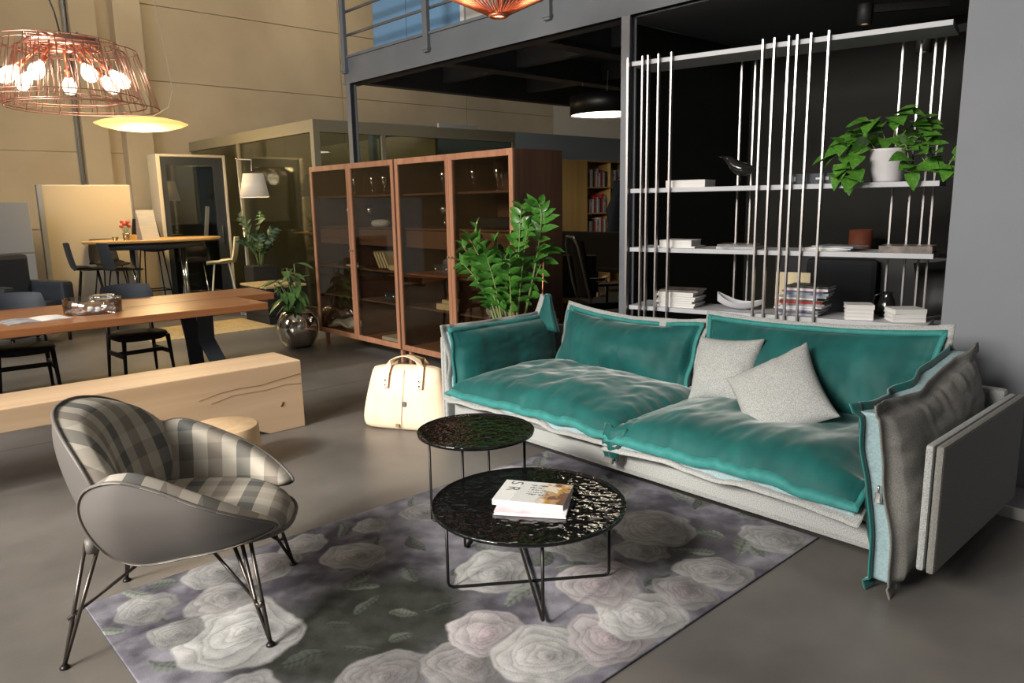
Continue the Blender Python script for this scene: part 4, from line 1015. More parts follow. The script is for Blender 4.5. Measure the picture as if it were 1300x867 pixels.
for i, h_ in enumerate((.022, .022, .022, .03)):
    sbook(['bottom paperback of the small stack beside the black jug', 'second paperback of the small stack beside the black jug', 'third paperback of the small stack beside the black jug', 'top paperback with lifted cover beside the black jug'][i], 1.61, .11, z, (.15, .17, h_), .25+(.08 if i == 3 else 0), 'paper', 'white paperbacks beside the black jug', pages='paper'); z += h_+.001
z = Z3
for i, h_ in enumerate((.026, .026, .03)):
    sbook(['bottom paperback of the stack at the pillar end', 'middle paperback of the stack at the pillar end', 'top paperback of the stack at the pillar end'][i], 1.88, .15, z, (.16, .20, h_), .5+(.1 if i == 2 else 0), 'paper', 'white paperbacks at the pillar end', pages='paper'); z += h_+.001
jg = thing('black_jug', 'small glossy black jug behind the white paperbacks', 'jug', SP(1.75, .29, Z3), SA)
MB().lathe([(0, 0), (.045, 0), (.06, .03), (.062, .07), (.045, .12), (.03, .145), (.034, .165), (.03, .165), (.026, .145), (0, .14)], 20).build('body', 'bird_black', jg)
MB().tube([(-.03, 0, .155), (-.075, 0, .14), (-.085, 0, .09), (-.058, 0, .05)], .007, 8).build('handle', 'bird_black', jg)

# ------------------------------------------------------------------ plants
def leafmesh(name, ln, wd, m, fold=.25, curl=.2, heart=False, seg=5):
    v = [(0, 0, 0)]; f = []
    for i in range(1, seg):
        t = i/seg
        w_ = wd*(math.sin(math.pi*min(1, t**(.55 if heart else .8)))**(.8))*(1-.25*t)
        z = -curl*ln*t*t
        v += [(ln*t-(.12*ln if heart and i == 1 else 0), -w_, z+fold*w_), (ln*t, 0, z), (ln*t-(.12*ln if heart and i == 1 else 0), w_, z+fold*w_)]
    v.append((ln, 0, -curl*ln)); e = len(v)-1
    f += [(0, 1, 2), (0, 2, 3)]
    for i in range(seg-2):
        a, b_ = 1+3*i, 4+3*i; f += [(a, b_, b_+1, a+1), (a+1, b_+1, b_+2, a+2)]
    a = 1+3*(seg-2); f += [(a, e, a+1), (a+1, e, a+2)]
    me = bpy.data.meshes.new(name); me.from_pydata(v, [], f); me.polygons.foreach_set('use_smooth', [True]*len(f)); me.materials.append(M[m]); return me
def put_leaf(me, p, d, up, s, par, name='leaf'):
    d = Vector(d).normalized(); up = Vector(up); y = up.cross(d)
    if y.length < 1e-3: y = d.orthogonal()
    y.normalize(); zv = d.cross(y)
    m = Matrix((d, y, zv)).transposed().to_4x4(); m.translation = Vector(p)
    o = bpy.data.objects.new(name, me); C.objects.link(o); o.parent = par
    o.matrix_basis = m @ Matrix.Scale(s, 4); return o
def zz_stem(par, base, tip, bend, n, lm, ll, rg, stem_m='stem', r0=.010, start=.3):
    base, tip, bend = Vector(base), Vector(tip), Vector(bend)
    pts = []
    for i in range(13):
        t = i/12; pts.append(base*(1-t)**2 + bend*2*t*(1-t) + tip*t*t)
    MB().tube(pts, r0, 7, rs=[r0*(1-.75*i/12) for i in range(13)]).build('stem', stem_m, par)
    for k in range(n):
        t = start+(1-start)*(k+.5)/n; i = min(11, int(t*12)); p = pts[i].lerp(pts[i+1], t*12-i); tan = (pts[i+1]-pts[i]).normalized()
        side = tan.cross(Vector((math.cos(k*.25+n), math.sin(k*.25+n), .3))).normalized()
        for s in (-1, 1):
            d = side*s*1.0 + tan*.7 + Vector((rg.uniform(-.4, .4), rg.uniform(-.4, .4), rg.uniform(-.3, .3)))
            put_leaf(lm, p, d, tan.cross(side)*1.0+Vector((rg.uniform(-.7, .7), rg.uniform(-.7, .7), .6)), ll*rg.uniform(.8, 1.15)*(1-.35*t*t+.05), par)
    put_leaf(lm, pts[-1], tan, (0, 0, 1), ll*.7, par)
rg = random.Random(11)
zp = thing('leafy_plant', 'tall glossy green feather leaved plant behind the sofa arm', 'plant', (3.90, 4.28, 0))
MB().lathe([(0, 0), (.12, 0), (.135, .02), (.16, .45), (.165, .47), (.15, .47), (.14, .44), (0, .43)], 28).build('pot', 'pot_black', zp)
MB().lathe([(0, .432), (.145, .432), (.13, .445), (0, .45)], 24).build('soil', 'soil', zp)
lm = leafmesh('leaf', 1, .27, 'leaf', .35, .3)
stems = [((-.02, .03), (.03, .42, 1.40), (-.02, .12, 1.1), 10), ((.0, .05), (-.12, .34, 1.34), (-.05, .12, 1.05), 9), ((.03, .0), (.06, .22, 1.30), (.02, .05, 1.1), 10), ((-.05, .0), (-.12, .16, 1.24), (-.06, .05, 1.0), 9),
         ((.04, -.03), (.10, -.05, 1.58), (.08, -.02, 1.2), 11), ((.02, -.05), (.12, -.14, 1.56), (.22, -.32, 1.75), 12), ((-.02, -.05), (-.10, -.12, 1.20), (-.06, -.08, 1.0), 9), ((.05, .02), (.16, .08, 1.34), (.1, .02, 1.1), 9),
         ((.0, -.02), (-.02, .04, 1.16), (0, 0, .95), 8), ((-.04, .04), (-.16, .40, 1.14), (-.05, .2, 1.0), 8), ((.05, -.04), (.20, -.28, 1.26), (.1, -.12, 1.05), 9), ((.0, .0), (.10, .30, 1.18), (.02, .08, .98), 8), ((-.03, .02), (-.05, .50, 1.26), (-.04, .2, 1.02), 8), ((.02, -.03), (.02, -.2, 1.42), (.04, -.1, 1.1), 10)]
for (bx0, by0), tip, bend, n in stems:
    zz_stem(zp, (bx0, by0, .44), tip, bend, n, lm, .142, rg, r0=.011)
MB().tube([(.14, -.20, .44), (.15, -.24, 1.30)], .006, 6).build('support_cane', 'copper_matt', zp)
# trailing plant in white pot on the shelf
pp = thing('trailing_plant', 'trailing heart leaved plant in white pot on the upper shelf', 'plant', SP(1.72, .12, Z1), SA)
MB().lathe([(0, 0), (.082, 0), (.088, .01), (.11, .19), (.115, .205), (.108, .205), (.102, .19), (0, .185)], 32).build('pot', 'pot_white', pp)
MB().lathe([(0, .187), (.10, .187), (.05, .20), (0, .203)], 20).build('soil', 'soil', pp)
hm = leafmesh('leaf', 1, .42, 'leaf_pothos', .18, .25, heart=True, seg=6)
rg = random.Random(5)
vines = [[(-.06,-.05,.19),(-.14,-.08,.30),(-.22,-.10,.27),(-.30,-.10,.19)], [(-.07,-.06,.19),(-.16,-.12,.24),(-.23,-.14,.14),(-.26,-.14,.06)], [(-.05,-.07,.19),(-.13,-.14,.20),(-.17,-.16,.10),(-.18,-.16,.03)],
         [(0,0,.19),(-.04,-.04,.32),(-.08,-.06,.38),(-.13,-.08,.38)], [(.02,0,.19),(.03,-.02,.34),(.03,-.04,.41),(.06,-.05,.43)], [(.03,-.03,.19),(.10,-.06,.31),(.17,-.08,.33),(.22,-.09,.30)], [(.05,-.05,.19),(.14,-.10,.27),(.22,-.12,.21),(.27,-.12,.13)],
         [(.06,-.05,.19),(.16,-.14,.20),(.24,-.16,.10),(.33,-.17,.06),(.38,-.17,.14)], [(.04,-.06,.19),(.11,-.13,.22),(.14,-.15,.12),(.16,-.16,.05)], [(-.02,.04,.19),(-.10,.08,.33),(-.17,.08,.34)], [(.03,.04,.19),(.11,.08,.35),(.18,.08,.37)]]
for V_ in vines:
    pts = [Vector(q) for q in catmull(V_, 5, closed=False)]
    MB().tube(pts, .0035, 6).build('vine', 'stem', pp)
    n = len(pts)
    for k in range(3, n, 2):
        p = pts[k]; tan = (pts[k]-pts[k-1]).normalized(); a = rg.uniform(0, 6.28)
        if abs(p.x) < .10 and p.z < .235 and p.y < 0: continue
        d = Vector((tan.x*.7+.5*math.cos(a), -.45+.3*math.sin(a)*.6, rg.uniform(-.35, .35)))
        put_leaf(hm, p, d, (rg.uniform(-.4, .4), -.5, .9), rg.uniform(.11, .155), pp)
    put_leaf(hm, pts[-1], tan+Vector((0, -.2, 0)), (0, -.4, 1), .11, pp)
# silver vase with plant
vp = thing('vase_plant', 'drooping leafy plant in a round silver metal vase', 'plant', (3.95, 7.97, 0))
MB().lathe([(0, 0), (.12, 0), (.17, .03), (.215, .11), (.232, .21), (.222, .31), (.18, .395), (.12, .43), (.075, .425), (.055, .405), (0, .40)], 40).build('vase', 'vase_silver', vp)
MB().tube([(-.02, -.03, .40), (-.05, -.07, .46), (-.08, -.08, .49)], .014, 8, rs=[.02, .014, .009]).build('vase_stalk', 'chrome', vp)
lt = leafmesh('leaf', 1, .17, 'leaf_tip', .25, .35); rg = random.Random(9)
for i in range(9):
    a = i*2.4; tip = (.14*math.cos(a)*rg.uniform(.6, 1.3)-.10, .14*math.sin(a)*rg.uniform(.6, 1.3), rg.uniform(.72, .98))
    pts = [Vector((.02*math.cos(a), .02*math.sin(a), .40)).lerp(Vector(tip), q/6) for q in range(7)]
    MB().tube(pts, .006, 6).build('stem', 'stem', vp)
    for k in range(2, 7):
        aa = a+k*2.1; put_leaf(lt, pts[k], (min(.15, math.cos(aa)), math.sin(aa), .1-.12*(6-k)), (0, 0, 1), rg.uniform(.20, .30), vp)
# ------------------------------------------------------------------ magazines on the round table
TZ = .3715
m1 = thing('magazine', 'glossy magazine with pink cover lying under the lifestyle magazine', 'magazine', (2.015, 2.085, TZ), math.radians(-53))
MB().box(-.145, .145, -.108, .108, .0, .005).build('cover', 'cover_pink', m1); MB().box(-.143, .143, -.106, .106, .005, .013).build('pages', 'paper', m1); MB().box(-.145, .145, -.108, .108, .013, .0145).build('cover', 'cover_pink', m1)
def coverprint(par, w_, l_, z):
    nx, ny = 120, 90
    gx, gy = np.meshgrid(np.linspace(-w_/2, w_/2, nx), np.linspace(-l_/2, l_/2, ny), indexing='ij')
    u = gx/w_+.5; v = gy/l_+.5
    col = np.ones((nx, ny, 3))*np.array([.60, .61, .60])
    col[u < .24] = (.68, .69, .68)
    col[np.abs(u-.245) < .006] = (.8, .8, .8)
    n = fbm(gx*22, gy*22, 3); n2 = fbm(gx*50, gy*50, 8)
    k = np.clip((u-.56+.10*n)/.12, 0, 1)[..., None]
    pic = np.stack([.42+.3*n, .27+.25*n+.1*n2, .12+.22*n2], -1)
    pic = np.where((n > .12)[..., None], np.array([.62, .55, .45]), pic); pic = np.where((n < -.25)[..., None], np.array([.16, .09, .06]), pic)
    col = col*(1-k)+np.clip(pic, .03, .8)*k
    # headline lines of illegible small type
    for r in range(5):
        band = (np.abs(v-(.38+.11*r)) < .025) & (u > .42) & (u < .66-.03*(r % 2)); col[band & (vnoise(gx*260, gy*90+r*9, 4) > -.1)] = (.13, .13, .13)
    idx = np.arange(nx*ny).reshape(nx, ny)
    F = np.stack([idx[:-1,:-1], idx[1:,:-1], idx[1:,1:], idx[:-1,1:]], -1).reshape(-1, 4)
    o = mk('cover_picture', np.stack([gx, gy, np.full_like(gx, z)], -1).reshape(-1, 3), F, 'cover_print', par)
    at = o.data.attributes.new('pattern', 'FLOAT_COLOR', 'POINT')
    at.data.foreach_set('color', np.concatenate([np.clip(col, .02, .85).reshape(-1, 3), np.ones((nx*ny, 1))], 1).astype(np.float32).ravel())
m2 = thing('lifestyle_magazine', 'thick magazine with pale masthead and kitchen cover photo on the low table', 'magazine', (2.055, 2.125, TZ+.0155), math.radians(-58))
MB().box(-.148, .148, -.112, .112, 0, .001).box(-.148, -.145, -.112, .112, 0, .0235).build('cover', 'paper', m2)
MB().box(-.145, .146, -.110, .110, .001, .022).build('pages', 'paper', m2)
coverprint(m2, .296, .224, .0236)
MB().box(-.148, .148, -.112, .112, .022, .0234).build('front_cover', 'paper', m2)
for ch, x, y in (('S', -.125, .070), ('R', -.125, .01)):
    cu = bpy.data.curves.new('letter', 'FONT'); cu.body = ch; cu.size = .075; cu.extrude = .0003
    tmp = bpy.data.objects.new('letter', cu); C.objects.link(tmp); dg = bpy.context.evaluated_depsgraph_get()
    me = bpy.data.meshes.new_from_object(tmp.evaluated_get(dg)); bpy.data.objects.remove(tmp, do_unlink=True)
    me.materials.clear(); me.materials.append(M['leather_grey'])
    lo = bpy.data.objects.new('masthead_letter', me); C.objects.link(lo); lo.parent = m2; lo.location = (x+.008, y+.03, .0241); lo.rotation_euler = (0, 0, -math.pi/2)

# ------------------------------------------------------------------ pendants
def point(name, loc, power, col, r=.05):
    l = bpy.data.lights.new(name, 'POINT'); l.energy = power; l.color = col; l.shadow_soft_size = r
    o = bpy.data.objects.new(name, l); C.objects.link(o); o.location = loc; return o
# copper wire lamp made of overlapping lampshade frames
wl = thing('wire_pendant', 'copper wire frame pendant lamp with several glowing bulbs', 'lamp', (1.37, 5.85, 2.28))
shades = [((-.04, -.03), .36, .45, .06, .40, 26), ((.06, .06), .33, .43, .02, .37, 22), ((-.06, .08), .30, .40, .05, .40, 20), ((.07, -.08), .35, .46, -.01, .36, 24)]
for (cx, cy), rt, rb, zb, zt, n in shades:
    s = MB()
    for r, z in ((rt, zt), (rb, zb)):
        s.tube([(cx+r*math.cos(a), cy+r*math.sin(a), z) for a in np.linspace(0, 2*math.pi, 40, endpoint=False)], .004, 6, closed=True)
    for k in range(n):
        a = 2*math.pi*k/n+cx*9; s.tube([(cx+rt*math.cos(a), cy+rt*math.sin(a), zt), (cx+rb*math.cos(a), cy+rb*math.sin(a), zb)], .0028, 5)
    s.build('shade_frame', 'copper', wl)
hub = MB(); rg = random.Random(2)
hub.tube([(.19*math.cos(a), .19*math.sin(a), .40) for a in np.linspace(0, 2*math.pi, 30, endpoint=False)], .03, 8, closed=True)
for k in range(70):
    a, b_ = rg.uniform(0, 6.28), rg.uniform(0, 6.28); hub.tube([(.22*math.cos(a), .22*math.sin(a), rg.uniform(.36, .45)), (.2*math.cos(b_), .2*math.sin(b_), rg.uniform(.36, .45))], .004, 5)
hub.build('hub', 'copper', wl)
for k in range(7):
    a = k*2*math.pi/7+.4; r = .24; d = Vector((math.cos(a), math.sin(a), -.95)).normalized(); p0 = Vector((.12*math.cos(a), .12*math.sin(a), .38)); p1 = p0+d*.15; p2 = p1+d*.06
    ar = MB().tube([p0, p1], .009, 8).tube([p1, p2], .02, 10).build('lamp_arm', 'copper_matt', wl)
    prof = [(0, .018), (.02, .026), (.06, .044), (.095, .048), (.13, .036), (.148, .012)]
    bb = MB().tube([p2+d*t for t, _ in prof], .03, 12, rs=[r_ for _, r_ in prof]).build('bulb', 'bulb_glow', wl)
MB().tube([(0, 0, .42), (-.02, .02, .6), (-.08, .06, .85), (-.10, .08, 1.1), (-.10, .08, ZC-2.28)], .005, 6).build('cord', 'black_matt', wl)
point('wire_pendant_light', (1.37, 5.85, 2.33), 10, (1, .82, .58), .15)
# yellow disc lamp above the high table
dl = thing('disc_pendant', 'flat glowing yellow disc pendant lamp above the high table', 'lamp', (3.57, 11.5, 2.77))
MB().lathe([(0, -.10), (.15, -.098), (.35, -.078), (.52, -.035), (.60, .0), (.52, .032), (.35, .07), (.15, .092), (0, .095)], 48).build('disc_shade', 'disc_glow', dl)
MB().tube([(-.3, .2, .08), (-.3, .2, .22)], .006, 6).tube([(0, 0, .09), (.12, -.10, .10), (.30, -.25, .22), (.36, -.3, .45), (.30, -.26, 1.2), (.0, 0, ZC-2.77)], .007, 6).build('cord', 'cord_white', dl)
point('disc_pendant_light', (3.57, 11.5, 2.55), 130, (1, .72, .36), .3)
# copper spoke pendant above the sofa group
sp = thing('spoke_pendant', 'copper spoke pendant lamp with conical lower half above the sofa', 'lamp', (3.53, 3.93, 2.82))
s = MB().tube([(.055*math.cos(a), .055*math.sin(a), .0) for a in np.linspace(0, 2*math.pi, 24, endpoint=False)], .012, 8, closed=True); s.build('bottom_ring', 'copper_matt', sp)
for k in range(48):
    a = 2*math.pi*k/48; c, q = math.cos(a), math.sin(a)
    MB().tube([(.055*c, .055*q, .0), (.42*c, .42*q, .17), (.46*c, .46*q, .22), (.40*c, .40*q, .27), (.10*c, .10*q, .48)], .0045, 5).build('spoke', 'copper_matt', sp)
MB().tube([(.46*math.cos(a), .46*math.sin(a), .22) for a in np.linspace(0, 2*math.pi, 48, endpoint=False)], .006, 6, closed=True).build('middle_ring', 'copper_matt', sp)
MB().lathe([(0, .20), (.04, .21), (.05, .25), (.03, .31), (.02, .36), (0, .36)], 16).build('bulb', 'bulb_glow', sp)
MB().tube([(0, 0, .36), (0, 0, ZC-2.82)], .006, 6).build('cord', 'black_matt', sp)
point('spoke_pendant_light', (3.53, 3.93, 3.0), 14, (1, .75, .48), .06)
# drum pendant under the mezzanine
dp = thing('drum_pendant', 'wide dark drum pendant with bright white underside below the mezzanine', 'lamp', (7.2, 6.1, 2.61))
MB().lathe([(.43, .0), (.44, .0), (.44, .22), (.43, .225), (0, .225), (0, .215), (.425, .21), (.43, .0)], 48, cap=False).build('drum', 'metal_dark', dp)
MB().lathe([(0, .018), (.428, .018), (.428, .026), (0, .026)], 48).build('diffuser', 'drum_glow', dp)
for a in (.5, 2.6, 4.7): MB().tube([(.3*math.cos(a), .3*math.sin(a), .225), (.3*math.cos(a), .3*math.sin(a), .53)], .002, 5).lathe([(0, .22), (.012, .22), (.012, .24), (0, .24)], 8, (.3*math.cos(a), .3*math.sin(a), 0)).build('suspension_wire', 'chrome', dp)
MB().tube([(0, 0, .225), (.05, .03, .4), (.08, .05, .53)], .004, 5).build('cord', 'cord_white', dp)
# black spots in the niche
def spot(label, c, rail):
    t = thing('ceiling_spot', label, 'spotlight', c)
    MB().lathe([(.035, 0), (.05, 0), (.05, .13), (.045, .14), (0, .14), (0, .02), (.035, .018), (.035, 0)], 20, cap=False).build('housing', 'black_matt', t)
    MB().lathe([(0, .01), (.036, .01), (.036, .014), (0, .014)], 16).build('lamp_face', 'spot_glow', t)
    MB().bar((0, 0, .10), rail, .035, .05).build('arm', 'black_matt', t)
    MB().tube([(rail[0], rail[1], rail[2]), (rail[0], rail[1], 3.0-c[2])], .015, 8).build('stem', 'black_matt', t)
spot('black ceiling spot on a long arm above the shelf top', (5.6, 2.4, 2.78), (.35, -.42, .12))
spot('small black ceiling spot near the pillar behind the rods', (5.75, 2.05, 2.56), (.3, -.38, .2))

# ------------------------------------------------------------------ far end of the hall
# floor lamp
fl = thing('floor_lamp', 'slender floor lamp with white fabric shade beside the glass wall', 'lamp', (4.72, 11.05, 0))
MB().lathe([(0, 0), (.15, 0), (.15, .015), (.02, .025), (0, .025)], 28).build('base', 'metal_grey', fl)
MB().tube([(0, 0, .02), (0, 0, 1.25)], .011, 8).tube([(0, 0, 1.25), (.02, .10, 2.30)], .009, 8).tube([(.02, .10, 2.30), (.12, -.18, 2.28)], .008, 8).tube([(.12, -.18, 2.28), (.10, -.2, 2.12)], .006, 8).build('pole', 'metal_grey', fl)
MB().lathe([(0, -.02), (.02, -.02), (.02, .02), (0, .02)], 10, (0, 0, 1.27)).lathe([(0, -.02), (.02, -.02), (.02, .02), (0, .02)], 10, (.02, .10, 2.30)).build('joint', 'chrome', fl)
MB().lathe([(.205, 1.74), (.21, 1.74), (.145, 2.08), (.14, 2.08)], 36, (.12, -.2, 0), cap=False).build('shade', 'shade_white', fl)
MB().lathe([(0, 1.86), (.03, 1.87), (.035, 1.92), (.02, 1.97), (0, 1.98)], 14, (.12, -.2, 0)).build('bulb', 'bulb_glow', fl)
point('floor_lamp_light', (4.84, 10.85, 1.84), 7, (1, .8, .55), .04)
# high oval table
ht = thing('high_table', 'tall oval oak topped table with chrome legs', 'table', (3.7, 11.9, 0))
MB().lathe([(0, 1.12), (.98, 1.12), (1.0, 1.135), (1.0, 1.155), (.98, 1.16), (0, 1.16)], 56, sx=.97, sy=.55).build('table_top', 'oak_top', ht)
MB().lathe([(0, 1.0), (.70, 1.02), (.74, 1.119), (0, 1.119)], 40, sx=.97, sy=.6).build('underframe', 'dark_blue', ht)
for x, y in ((-.35, -.12), (-.30, .12), (.38, -.12), (.43, .12)): MB().tube([(x, y, 0), (x, y, 1.02)], .028, 12).build('leg', 'chrome', ht)
MB().box(-.55, .6, -.2, .2, 0, .02, .005).build('base_plate', 'metal_grey', ht)
br = thing('menu_stand', 'white folded paper stand on the high oval table', 'paper stand', (3.55, 11.62, 1.161), .25)
MB().add([(-.13, -.05, 0), (.13, -.05, 0), (.10, .0, .42), (-.17, .0, .42), (-.13, -.046, 0), (.13, -.046, 0), (.10, .004, .42), (-.17, .004, .42)], [(0,1,2,3),(7,6,5,4),(0,4,5,1),(1,5,6,2),(2,6,7,3),(3,7,4,0)]).build('front_sheet', 'paper', br)
MB().add([(-.13, .10, 0), (.13, .10, 0), (.10, .004, .42), (-.17, .004, .42), (-.13, .104, 0), (.13, .104, 0), (.10, .008, .42), (-.17, .008, .42)], [(0,1,2,3),(7,6,5,4),(0,4,5,1),(1,5,6,2),(2,6,7,3),(3,7,4,0)]).build('rear_sheet', 'paper', br)
fw_ = thing('flower_glass', 'small glass of red flowers on the high oval table', 'flowers', (3.27, 11.72, 1.161))
MB().lathe([(0, 0), (.04, 0), (.05, .10), (.047, .10), (.038, .006), (0, .006)], 18).build('glass', 'glass_clear', fw_)
for k in range(6):
    a = k*1.05; p = (.05*math.cos(a), .05*math.sin(a), .19+.03*(k % 3))
    st_ = MB().tube([(0, 0, .01), p], .004, 5).build('stem', 'stem', fw_)
    MB().lathe([(0, -.02), (.022, -.01), (.032, .012), (.02, .03), (0, .022)], 10, p).build('flower', 'flower_red', fw_)
tag(MB().box(-.09, .09, -.05, .05, 0, .07, .008).build('wooden_box', 'oak_yellow', loc=(3.4, 11.85, 1.161)), 'small wooden box beside the flowers on the high table', 'box')
tag(MB().lathe([(0, 0), (.03, 0), (.045, .05), (.043, .05), (.028, .004), (0, .004)], 16).build('glass_tumbler', 'glass_clear', loc=(3.12, 11.72, 1.161)), 'small clear tumbler next to the red flowers', 'glass')
# bar stools with shell seats
def bar_stool(label, loc, rz, shell, legs):
    t = thing('bar_stool', label, 'stool', loc, rz, 'bar stools around the high table')
    v = []; nu, nv = 13, 15
    for k in (0, 1):
        for i in range(nu):
            s = -1+2*i/(nu-1)
            for j in range(nv):
                q = j/(nv-1)
                if q < .5: y = -.21+.40*(q/.5); z = .80-.02*math.sin(q/.5*math.pi)+.03*(1-q/.5)**6*-1
                else: y = .19+.09*((q-.5)/.5)**.6; z = .80+.36*((q-.5)/.5)**1.25
                hw = .215*(1-.22*max(0, (q-.62)/.38)**2); cup = .10*s*s*(1 if q < .45 else 1-.4*(q-.45))*(.6 if q < .25 else 1)
                v.append((s*hw, y-(.07*s*s if q > .5 else 0), z+(cup*.45 if q < .5 else 0)-k*.012))
    mk('shell', v, gridfaces(nu, nv, 0, True)+gridfaces(nu, nv, nu*nv), shell, t, True)
    for sx in (-1, 1):
        MB().tube([(sx*.13, -.10, .775), (sx*.22, -.21, 0)], .010, 8).build('leg', legs, t); MB().tube([(sx*.13, .10, .775), (sx*.22, .22, 0)], .010, 8).build('leg', legs, t)
    MB().tube([(-.19, -.17, .28), (.19, -.17, .28), (.19, .18, .28), (-.19, .18, .28)], .008, 6, closed=True).build('footrest', legs, t)
    return t
bar_stool('cream shell bar stool on pale legs at the high table', (4.42, 11.25, 0), math.radians(-110), 'plastic_cream', 'plastic_cream')
bar_stool('dark shell bar stool beside the pale partition board', (2.72, 11.62, 0), math.radians(80), 'plastic_dark', 'metal_dark')
bar_stool('dark shell bar stool second from the pale partition board', (3.02, 11.18, 0), math.radians(95), 'plastic_dark', 'metal_dark')
bar_stool('black shell bar stool behind the menu stand at the high table', (3.80, 12.40, 0), 0, 'black_matt', 'metal_dark').scale = (1, 1, 1.25)
bar_stool('black shell bar stool behind the chrome table legs', (3.2, 12.45, 0), math.radians(10), 'black_matt', 'metal_dark')
bar_stool('dark brown shell bar stool next to the cream stool', (4.36, 12.22, 0), math.radians(-20), 'cover_black', 'chrome')
# dark lounge chair
lc = thing('lounge_chair', 'dark upholstered lounge chair in front of the low divider', 'armchair', (1.72, 10.7, 0), math.radians(25))
MB().box(-.42, .42, -.36, .36, .12, .40, .05).build('base', 'dark_blue', lc); MB().box(-.28, .28, -.38, .22, .40, .52, .05).build('seat_cushion', 'dark_blue', lc)
MB().box(-.30, .30, .18, .38, .40, 1.08, .06).build('backrest', 'dark_blue', lc)
for s in (-1, 1): MB().box(s*.29, s*.44, -.38, .36, .36, .74, .05).build('armrest', 'dark_blue', lc)
for x in (-.36, .36):
    for y in (-.3, .3): MB().tube([(x, y, 0), (x, y, .13)], .02, 8).build('leg', 'metal_dark', lc)
# jute rug, low table, planter
tag(MB().box(-.85, .72, -.55, .55, 0, .012, .004).build('jute_rug', 'jute', loc=(3.68, 10.06, 0)), 'small yellow woven rug on the floor near the high table', 'rug')
lt_ = thing('low_table', 'low dark table with a woven tray top by the glass wall', 'table', (4.68, 10.12, 0))
MB().box(-.30, .30, -.42, .42, .50, .53, .004).build('table_top', 'jute', lt_)
MB().box(-.28, .28, -.40, .40, .12, .50, .01).build('body', 'black_matt', lt_)
MB().box(-.26, .26, -.38, .38, 0, .12).build('plinth', 'black_matt', lt_)
pl = thing('potted_plant', 'dark leafy plant in square black planter by the floor lamp', 'plant', (4.80, 10.74, 0))
MB().box(-.19, .19, -.16, .16, 0, .74, .01).build('planter', 'pot_black', pl); MB().box(-.17, .17, -.14, .14, .74, .746).build('soil', 'soil', pl)
ld = leafmesh('leaf', 1, .28, 'leaf_dark', .3, .25); rg = random.Random(21)
for k in range(9):
    a = k*2.4; R = rg.uniform(.18, .42); zt = rg.uniform(1.15, 1.5) if k % 2 else rg.uniform(.98, 1.15)
    # keep the foliage in front of the glass
    tx = min(.16, R*math.cos(a)); zz_stem(pl, (.03*math.cos(a), .03*math.sin(a), .745), (tx, R*math.sin(a), zt), (tx*.3, .3*R*math.sin(a), .745+(zt-.745)*.75), 6, ld, .13, rg, r0=.010)
# oak bookcase behind the cabinets
bc = thing('oak_bookcase', 'tall yellow oak cupboard with an open book section under the drum lamp', 'bookcase', (10.85, 9.5, 0))
MB().box(-.90, -.19, 0, .45, 0, 2.34, .006).build('carcass', 'oak_yellow', bc)
for x in (-.9, -.545): MB().box(x+.004, x+.35, -.022, -.002, .04, 2.33, .004).build('door', 'oak_yellow', bc)
MB().box(-.19, .95, .42, .45, 0, 2.34).build('back', 'oak_yellow', bc)
for z in (.03, .5, .95, 1.38, 1.86, 2.34): MB().box(-.19, .95, .0, .42, z-.025, z, .002).build('shelf', 'oak_yellow', bc)
for x in (-.19, .48, .94): MB().box(x, x+.02, 0, .42, 0, 2.34).build('upright', 'oak_yellow', bc)
rg = random.Random(14); cols = ['paper', 'cover_red', 'cover_dark', 'paper', 'cover_grey', 'cover_black', 'cover_red', 'paper_cream', 'cover_blue']
nb = 0
for zi, z in enumerate((1.86, 1.38, .95)):
    for xa, xb in ((-.16, .46), (.51, .92)):
        x = xa
        while x < xb-.06 and nb < 60:
            w_ = rg.uniform(.025, .055); h_ = rg.uniform(.24, .36)
            cc = cols[nb % 9]; o = MB().box(-w_/2, w_/2, -.11, .11, 0, h_, .002).build('shelf_book', cc, loc=(10.85+x+w_/2, 9.66, z+.001))
            nm = {'paper': 'white', 'cover_red': 'red', 'cover_dark': 'brown', 'cover_grey': 'grey', 'cover_black': 'black', 'paper_cream': 'cream', 'cover_blue': 'blue'}[cc]
            tag(o, '%s book standing on the %s shelf of the oak bookcase' % (nm, ('top', 'middle', 'lower')[zi]), 'book', '%s books on the %s shelf of the oak bookcase' % (nm, ('top', 'middle', 'lower')[zi]))
            x += w_+.003; nb += 1
# office corner under the mezzanine
def office_chair():
    t = thing('office_chair', 'black mesh office chair with curved frame beside the steel column', 'chair', (6.35, 5.42, 0), math.radians(60))
    for k in range(5):
        a = k*2*math.pi/5; MB().bar((0, 0, .09), (.30*math.cos(a), .30*math.sin(a), .06), .04, .03).lathe([(0, 0), (.025, 0), (.025, .05), (0, .05)], 10, (.30*math.cos(a), .30*math.sin(a), 0)).build('castor_arm', 'black_matt', t)
    MB().tube([(0, 0, .08), (0, 0, .44)], .03, 10).build('gas_lift', 'metal_dark', t)
    MB().box(-.25, .25, -.25, .24, .44, .52, .03).build('seat', 'black_fabric', t)
    v = []
    for k in (0, 1):
        for i in range(9):
            s = -1+2*i/8
            for j in range(9):
                q = j/8; v.append((s*.23*(1-.1*q), .26+.10*q-.05*s*s-.02*k, .56+.62*q))
    mk('mesh_back', v, gridfaces(9, 9)+gridfaces(9, 9, 81, True), 'black_fabric', t, True)
    MB().tube([(-.25, .22, .52), (-.26, .27, .70), (-.22, .36, 1.12), (-.12, .38, 1.22), (.12, .38, 1.22), (.22, .36, 1.12), (.26, .27, .70), (.25, .22, .52)], .012, 8).build('back_frame', 'metal_grey', t)
    for s in (-1, 1): MB().tube([(s*.27, .05, .50), (s*.29, .05, .70)], .014, 8).box(s*.29-.035, s*.29+.035, -.12, .16, .70, .73, .01).build('armrest', 'black_matt', t)
office_chair()
